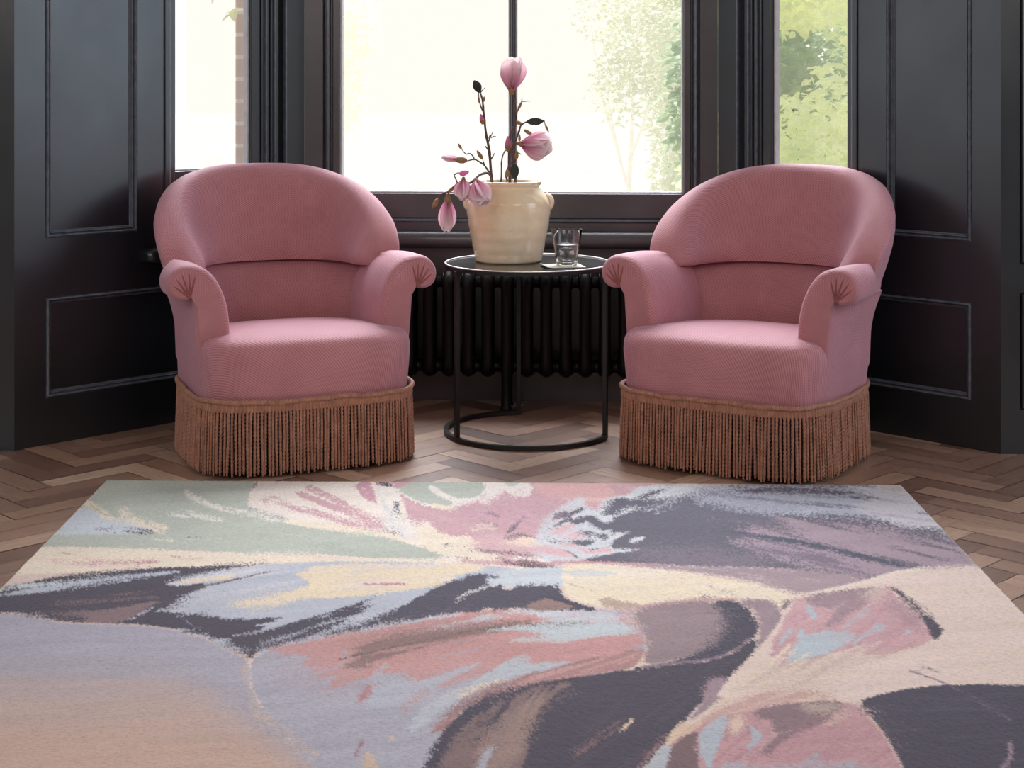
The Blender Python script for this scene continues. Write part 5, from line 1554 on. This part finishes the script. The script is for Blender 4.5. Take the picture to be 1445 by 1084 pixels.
def make_rug():
    nx = 860
    ys = list(np.linspace(0, 1.72, 450)) + list(np.linspace(1.76, 2.95, 30))
    ny = len(ys)
    FLx, FLy, FRx, FRy = -1.016, 3.902, 0.962, 3.855
    t = np.linspace(0, 1, nx)[None, :]; d = np.array(ys)[:, None]
    X = (FLx + 0.012 * d) * (1 - t) + (FRx - 0.004 * d) * t
    Y = FLy * (1 - t) + FRy * t - d
    # hand finished, slightly wavering edge
    rg = np.random.default_rng(4)
    wob = 0.0016 * (streak(np.array(ys) * 40, np.zeros(ny), 0, 1, 1, 5) - 0.5) * 2
    edge = np.exp(-np.minimum(t, 1 - t) / 0.004)
    X = X + wob[:, None] * edge * np.where(t < 0.5, -1, 1)
    Z = np.full(X.shape, RZ) + rg.normal(0, 0.0004, X.shape)
    e2 = np.minimum(np.minimum(t, 1 - t) * 1.97, np.minimum(d, d[-1] - d))
    Z = Z - 0.004 * np.exp(-(e2 / 0.004))
    u = CX + F * X / Y; v = YH + F * (1 - RZ) / Y
    iu = np.clip(u - U0 - 0.5, 0, CW - 1.001); iv = np.clip(v - V0 - 0.5, 0, CH - 1.001)
    x0 = iu.astype(int); y0 = iv.astype(int); fx = (iu - x0)[..., None]; fy = (iv - y0)[..., None]
    C = (canvas[y0, x0] * (1 - fx) + canvas[y0, x0 + 1] * fx) * (1 - fy) + (canvas[y0 + 1, x0] * (1 - fx) + canvas[y0 + 1, x0 + 1] * fx) * fy
    pale = np.exp(-(e2 / 0.003))[..., None] * 0.7
    C = C * (1 - pale) + np.array(lin((238, 226, 208))[:3]) * pale
    verts = np.stack([X, Y, Z], -1).reshape(-1, 3)
    base = nx * ny
    idx = np.arange(base).reshape(ny, nx)
    q = np.stack([idx[:-1, :-1], idx[1:, :-1], idx[1:, 1:], idx[:-1, 1:]], -1).reshape(-1, 4)
    ring = np.concatenate([idx[0, :], idx[1:, -1], idx[-1, -2::-1], idx[-2:0:-1, 0]])
    low = verts[ring].copy(); low[:, 2] = 0.0012
    verts = np.concatenate([verts, low])
    nr = len(ring)
    lo = base + np.arange(nr)
    q2 = np.stack([ring, np.roll(ring, -1), np.roll(lo, -1), lo], -1)
    faces = np.concatenate([q, q2])
    cols = np.concatenate([C.reshape(-1, 3), np.tile(np.array(lin((226, 212, 192))[:3]), (nr, 1))])
    me = bpy.data.meshes.new('rug')
    me.vertices.add(len(verts)); me.vertices.foreach_set('co', verts.astype(np.float32).ravel())
    me.loops.add(faces.size); me.loops.foreach_set('vertex_index', faces.astype(np.int32).ravel())
    me.polygons.add(len(faces)); me.polygons.foreach_set('loop_start', np.arange(0, faces.size, 4, dtype=np.int32))
    me.update(calc_edges=True); me.validate()
    me.polygons.foreach_set('use_smooth', [True] * len(me.polygons))
    a = me.attributes.new('weave', 'FLOAT_COLOR', 'POINT')
    a.data.foreach_set('color', np.concatenate([cols, np.ones((len(cols), 1))], 1).astype(np.float32).ravel())
    me.materials.append(M['rug'])
    o = bpy.data.objects.new('rug', me); COL.objects.link(o)
    tag(o, 'large wool rug with a painterly pink, grey and cream flower pattern on the parquet', 'rug')
make_rug()
# ------------------------------------------------------------------ garden beyond the windows
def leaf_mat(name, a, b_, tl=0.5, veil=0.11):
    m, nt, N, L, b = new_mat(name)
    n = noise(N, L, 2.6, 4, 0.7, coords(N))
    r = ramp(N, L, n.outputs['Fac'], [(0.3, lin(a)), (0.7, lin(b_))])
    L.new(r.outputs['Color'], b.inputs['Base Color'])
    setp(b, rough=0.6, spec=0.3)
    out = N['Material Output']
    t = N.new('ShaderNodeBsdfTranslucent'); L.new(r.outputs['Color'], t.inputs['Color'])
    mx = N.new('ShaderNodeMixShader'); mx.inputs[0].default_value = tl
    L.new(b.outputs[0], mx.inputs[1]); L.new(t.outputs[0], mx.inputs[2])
    # emission added to the leaves imitates bright haze and lifts their shadows
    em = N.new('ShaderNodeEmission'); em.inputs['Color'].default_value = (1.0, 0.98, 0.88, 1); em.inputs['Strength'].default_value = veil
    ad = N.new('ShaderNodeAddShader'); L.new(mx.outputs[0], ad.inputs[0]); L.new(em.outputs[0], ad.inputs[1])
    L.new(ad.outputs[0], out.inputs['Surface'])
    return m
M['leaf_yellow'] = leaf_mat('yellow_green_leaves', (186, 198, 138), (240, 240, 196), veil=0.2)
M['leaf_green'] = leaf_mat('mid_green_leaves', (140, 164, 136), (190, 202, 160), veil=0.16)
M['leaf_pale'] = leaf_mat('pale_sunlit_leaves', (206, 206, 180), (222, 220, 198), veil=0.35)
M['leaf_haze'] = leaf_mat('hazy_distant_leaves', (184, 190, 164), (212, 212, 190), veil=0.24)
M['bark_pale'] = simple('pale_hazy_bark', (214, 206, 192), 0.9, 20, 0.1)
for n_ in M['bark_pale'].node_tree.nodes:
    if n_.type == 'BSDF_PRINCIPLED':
        n_.inputs['Emission Color'].default_value = (1.0, 0.96, 0.86, 1); n_.inputs['Emission Strength'].default_value = 0.40  # glow added to the bark in place of bright haze
M['lawn'] = simple('sunlit_pale_lawn', (0.42, 0.40, 0.345), 0.95, 2, 0.06, spec=0.0)
M['bark_out'] = simple('garden_bark', (120, 104, 88), 0.9, 20, 0.2)

def leaves(name, mat, parent, blobs, n, size, seed, kind=None, droop=0.3):
    """blobs: (x, y, z, rx, ry, rz); a cloud of folded leaf blades"""
    rg = random.Random(seed)
    vs, fs = [], []
    for i in range(n):
        bx = rg.choice(blobs)
        d = Vector((rg.gauss(0, 1), rg.gauss(0, 1), rg.gauss(0, 1))).normalized()
        k = rg.random() ** 0.4
        p = Vector((bx[0] + bx[3] * d.x * k, bx[1] + bx[4] * d.y * k, bx[2] + bx[5] * d.z * k))
        s = size * rg.uniform(0.6, 1.4)
        ax = Vector((rg.gauss(0, 1), rg.gauss(0, 1), rg.gauss(-droop, 0.5))).normalized()
        up = Vector((rg.gauss(0, 0.6), rg.gauss(-0.6, 0.6), 1)).normalized()
        sd = ax.cross(up).normalized(); nr = sd.cross(ax)
        b = len(vs)
        w = s * 0.28
        vs += [p, p + ax * s * 0.35 + sd * w + nr * w * 0.4, p + ax * s * 0.75 + sd * w * 0.7 + nr * w * 0.2, p + ax * s, p + ax * s * 0.75 - sd * w * 0.7 + nr * w * 0.2, p + ax * s * 0.35 - sd * w + nr * w * 0.4, p + ax * s * 0.5]
        fs += [(b, b + 1, b + 6), (b + 1, b + 2, b + 6), (b + 2, b + 3, b + 6), (b + 3, b + 4, b + 6), (b + 4, b + 5, b + 6), (b + 5, b, b + 6)]
    o = mesh(name, vs, fs, mat, parent, smooth=False)
    return o

GZ = -0.45
tag(mesh('garden_ground', [(-30, 5.3, GZ), (30, 5.3, GZ), (30, 80, GZ), (-30, 80, GZ)], [(0, 1, 2, 3)], M['lawn'], smooth=False), kind='structure')

def shrub(name, x, y, label, cat, layers, stems, bark, group=None):
    root = tag(empty(name, (x, y, GZ)), label, cat, group)
    for i, (mat, blobs, n, size, seed) in enumerate(layers):
        leaves('foliage', mat, root, [(a - x, b - y, c - GZ, d, e, f) for a, b, c, d, e, f in blobs], n, size, seed)
    mb = MB()
    for pts, r0, r1 in stems:
        sp = spline([(a - x, b - y, c - GZ) for a, b, c in pts], 14)
        mb.tube(sp, [r0 + (r1 - r0) * k / 14 for k in range(15)], 7)
    mb.build('trunk', bark, root)
    return root

# dense bush filling the right hand window
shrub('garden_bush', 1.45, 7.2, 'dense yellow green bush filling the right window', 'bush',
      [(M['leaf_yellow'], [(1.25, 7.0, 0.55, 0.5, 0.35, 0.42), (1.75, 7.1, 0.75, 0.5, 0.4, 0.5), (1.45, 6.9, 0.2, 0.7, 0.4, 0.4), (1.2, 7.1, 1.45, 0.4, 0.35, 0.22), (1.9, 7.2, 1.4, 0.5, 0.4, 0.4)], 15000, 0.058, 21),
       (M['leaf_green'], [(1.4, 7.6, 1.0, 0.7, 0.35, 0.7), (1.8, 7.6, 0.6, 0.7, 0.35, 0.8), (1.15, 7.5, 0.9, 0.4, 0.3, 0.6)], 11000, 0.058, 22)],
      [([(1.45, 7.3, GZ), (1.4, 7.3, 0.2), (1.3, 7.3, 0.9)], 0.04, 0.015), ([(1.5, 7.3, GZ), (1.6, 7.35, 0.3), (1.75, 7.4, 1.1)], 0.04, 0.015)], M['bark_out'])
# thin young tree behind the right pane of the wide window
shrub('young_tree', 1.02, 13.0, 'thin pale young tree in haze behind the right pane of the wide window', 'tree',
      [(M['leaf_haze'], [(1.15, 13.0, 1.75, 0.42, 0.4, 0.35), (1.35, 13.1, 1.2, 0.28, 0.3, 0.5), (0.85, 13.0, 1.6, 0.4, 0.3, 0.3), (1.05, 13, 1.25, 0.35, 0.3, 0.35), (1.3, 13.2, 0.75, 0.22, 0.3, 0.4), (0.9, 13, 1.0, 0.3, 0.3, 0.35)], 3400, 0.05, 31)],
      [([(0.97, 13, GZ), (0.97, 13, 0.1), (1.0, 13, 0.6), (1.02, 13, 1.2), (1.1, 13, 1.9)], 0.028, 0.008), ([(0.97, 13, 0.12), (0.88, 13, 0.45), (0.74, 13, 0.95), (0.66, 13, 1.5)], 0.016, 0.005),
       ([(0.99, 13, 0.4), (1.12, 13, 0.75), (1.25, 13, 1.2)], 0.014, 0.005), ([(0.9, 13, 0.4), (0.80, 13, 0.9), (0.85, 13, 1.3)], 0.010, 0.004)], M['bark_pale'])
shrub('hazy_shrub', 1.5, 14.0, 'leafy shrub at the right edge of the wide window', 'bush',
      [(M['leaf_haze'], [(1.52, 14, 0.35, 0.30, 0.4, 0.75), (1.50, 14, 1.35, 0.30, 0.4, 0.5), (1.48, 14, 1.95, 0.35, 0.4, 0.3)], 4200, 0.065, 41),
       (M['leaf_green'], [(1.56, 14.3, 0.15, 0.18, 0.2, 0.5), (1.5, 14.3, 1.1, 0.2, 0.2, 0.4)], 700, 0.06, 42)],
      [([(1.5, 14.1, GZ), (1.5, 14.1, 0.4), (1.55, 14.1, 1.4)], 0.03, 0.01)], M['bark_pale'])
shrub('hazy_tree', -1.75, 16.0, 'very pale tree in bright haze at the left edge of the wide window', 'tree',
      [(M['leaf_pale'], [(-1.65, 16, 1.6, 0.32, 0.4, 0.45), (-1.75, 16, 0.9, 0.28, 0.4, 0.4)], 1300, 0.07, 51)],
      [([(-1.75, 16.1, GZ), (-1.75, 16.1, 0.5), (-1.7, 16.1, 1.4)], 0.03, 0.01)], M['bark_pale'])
# leafy spray hanging into the left window
sp = tag(empty('leafy_spray', (-1.00, 5.02, 1.32)), 'pale leafy twig hanging at the top of the left window by the brick pier', 'twig')
leaves('foliage', M['leaf_pale'], sp, [(-0.02, 0, 0.0, 0.14, 0.06, 0.05), (-0.15, 0.05, 0.03, 0.1, 0.06, 0.05)], 60, 0.055, 61)
leaves('foliage', M['leaf_yellow'], sp, [(0.10, -0.02, -0.085, 0.010, 0.02, 0.012)], 5, 0.045, 62)
mb = MB(); mb.tube(spline([(0.14, 0.0, 0.14), (0.06, 0, 0.03), (-0.05, 0, 0.0), (-0.2, 0.04, 0.02)], 12), 0.004, 6)
mb.build('stem', M['bark_out'], sp)

def brick_mat():
    m, nt, N, L, b = new_mat('weathered_red_brick')
    co = coords(N)
    sx = N.new('ShaderNodeSeparateXYZ'); L.new(co, sx.inputs[0])
    cx = N.new('ShaderNodeCombineXYZ')
    L.new(math_node(N, L, 'ADD', sx.outputs[0], sx.outputs[1]), cx.inputs[0]); L.new(sx.outputs[2], cx.inputs[1])
    br = N.new('ShaderNodeTexBrick')
    br.inputs['Scale'].default_value = 1.0
    br.inputs['Mortar Size'].default_value = 0.007
    br.inputs['Brick Width'].default_value = 0.5; br.offset = 0.0
    br.inputs['Row Height'].default_value = 0.0735
    br.inputs['Color1'].default_value = lin((196, 146, 126)); br.inputs['Color2'].default_value = lin((208, 164, 144)); br.inputs['Mortar'].default_value = lin((238, 230, 218))
    L.new(cx.outputs[0], br.inputs['Vector'])
    n = noise(N, L, 40, 4, 0.6, co)
    c = mixc(N, L, 0.35, br.outputs['Color'], ramp(N, L, n.outputs['Fac'], [(0.3, (0.75, 0.72, 0.7, 1)), (0.7, (1, 1, 1, 1))]).outputs['Color'], 'MULTIPLY')
    L.new(c, b.inputs['Base Color'])
    setp(b, rough=0.9)
    b.inputs['Emission Color'].default_value = (1.0, 0.93, 0.86, 1); b.inputs['Emission Strength'].default_value = 0.27  # added glow lifts the shaded brick, standing in for haze
    bump(N, L, b, br.outputs['Fac'], -0.6, 0.004)
    return m
M['brick'] = brick_mat()
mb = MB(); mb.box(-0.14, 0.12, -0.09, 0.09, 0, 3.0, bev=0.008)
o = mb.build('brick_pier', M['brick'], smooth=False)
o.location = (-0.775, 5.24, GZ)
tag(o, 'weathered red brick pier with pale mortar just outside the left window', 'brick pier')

# ------------------------------------------------------------------ light, sky, camera
def world():
    w = bpy.data.worlds.new('sky'); scene.world = w; w.use_nodes = True
    N, L = w.node_tree.nodes, w.node_tree.links
    bg = N['Background']
    tc = N.new('ShaderNodeTexCoord'); sx = N.new('ShaderNodeSeparateXYZ'); L.new(tc.outputs['Generated'], sx.inputs[0])
    r = N.new('ShaderNodeValToRGB')
    r.color_ramp.elements[0].position = 0.0; r.color_ramp.elements[0].color = (1.0, 0.965, 0.885, 1)
    r.color_ramp.elements[1].position = 0.5; r.color_ramp.elements[1].color = (0.80, 0.88, 1.0, 1)
    e = r.color_ramp.elements.new(0.12); e.color = (1.0, 0.965, 0.89, 1)
    L.new(sx.outputs[2], r.inputs['Fac'])
    L.new(r.outputs['Color'], bg.inputs['Color'])
    bg.inputs['Strength'].default_value = SKY
SKY = 1.1
world()

def area(name, loc, target, size, power, color=(1, 1, 1), sy=None):
    l = bpy.data.lights.new(name, 'AREA'); l.energy = power; l.size = size; l.color = color
    if sy: l.shape = 'RECTANGLE'; l.size_y = sy
    o = bpy.data.objects.new(name, l); COL.objects.link(o)
    o.location = loc
    o.rotation_euler = (Vector(target) - Vector(loc)).to_track_quat('-Z', 'Y').to_euler()
    return o
sun = bpy.data.lights.new('bright_overcast_sky_light', 'SUN'); sun.energy = 8.4; sun.angle = math.radians(48); sun.color = (0.97, 0.96, 1.0)
so = bpy.data.objects.new('bright_overcast_sky_light', sun); COL.objects.link(so)
so.location = (0, 12, 8)
so.rotation_euler = (Vector((0.02, -1.0, -1.08))).to_track_quat('-Z', 'Y').to_euler()
area('room_fill_left', (-1.9, 0.4, 2.5), (0.0, 3.6, 0.2), 1.6, 41, (1.0, 0.91, 0.86))  # unseen fill lamp added high beside the camera to brighten the room side
area('room_fill_right', (1.9, 0.4, 2.5), (0.0, 3.6, 0.2), 1.6, 36, (1.0, 0.91, 0.86))  # second added fill lamp, also out of view
area('side_window_light_right', (3.05, 3.3, 1.42), (-1.0, 3.9, 1.3), 1.7, 27, (0.72, 0.85, 1.0), 1.7)
area('side_window_light_left', (-3.05, 3.2, 1.42), (1.0, 3.8, 1.3), 1.7, 12, (0.80, 0.88, 1.0), 1.7)

cam = bpy.data.cameras.new('camera')
co_ = bpy.data.objects.new('camera', cam); COL.objects.link(co_)
co_.location = (0, 0, 1.0)
co_.rotation_euler = (PI / 2, 0, 0)
cam.sensor_fit = 'HORIZONTAL'; cam.sensor_width = 36.0
cam.lens = 36.0 * F / 1445.0
cam.shift_x = 0.0
cam.shift_y = -(542.0 - YH) / 1445.0
cam.clip_start = 0.05; cam.clip_end = 200
scene.camera = co_

scene.view_settings.view_transform = 'Standard'
scene.view_settings.look = 'None'
scene.view_settings.exposure = 0.0
scene.cycles.max_bounces = 8
scene.cycles.diffuse_bounces = 4
scene.cycles.glossy_bounces = 4
scene.cycles.transmission_bounces = 8
scene.cycles.transparent_max_bounces = 12
scene.cycles.sample_clamp_indirect = 6.0
scene.cycles.use_denoising = True
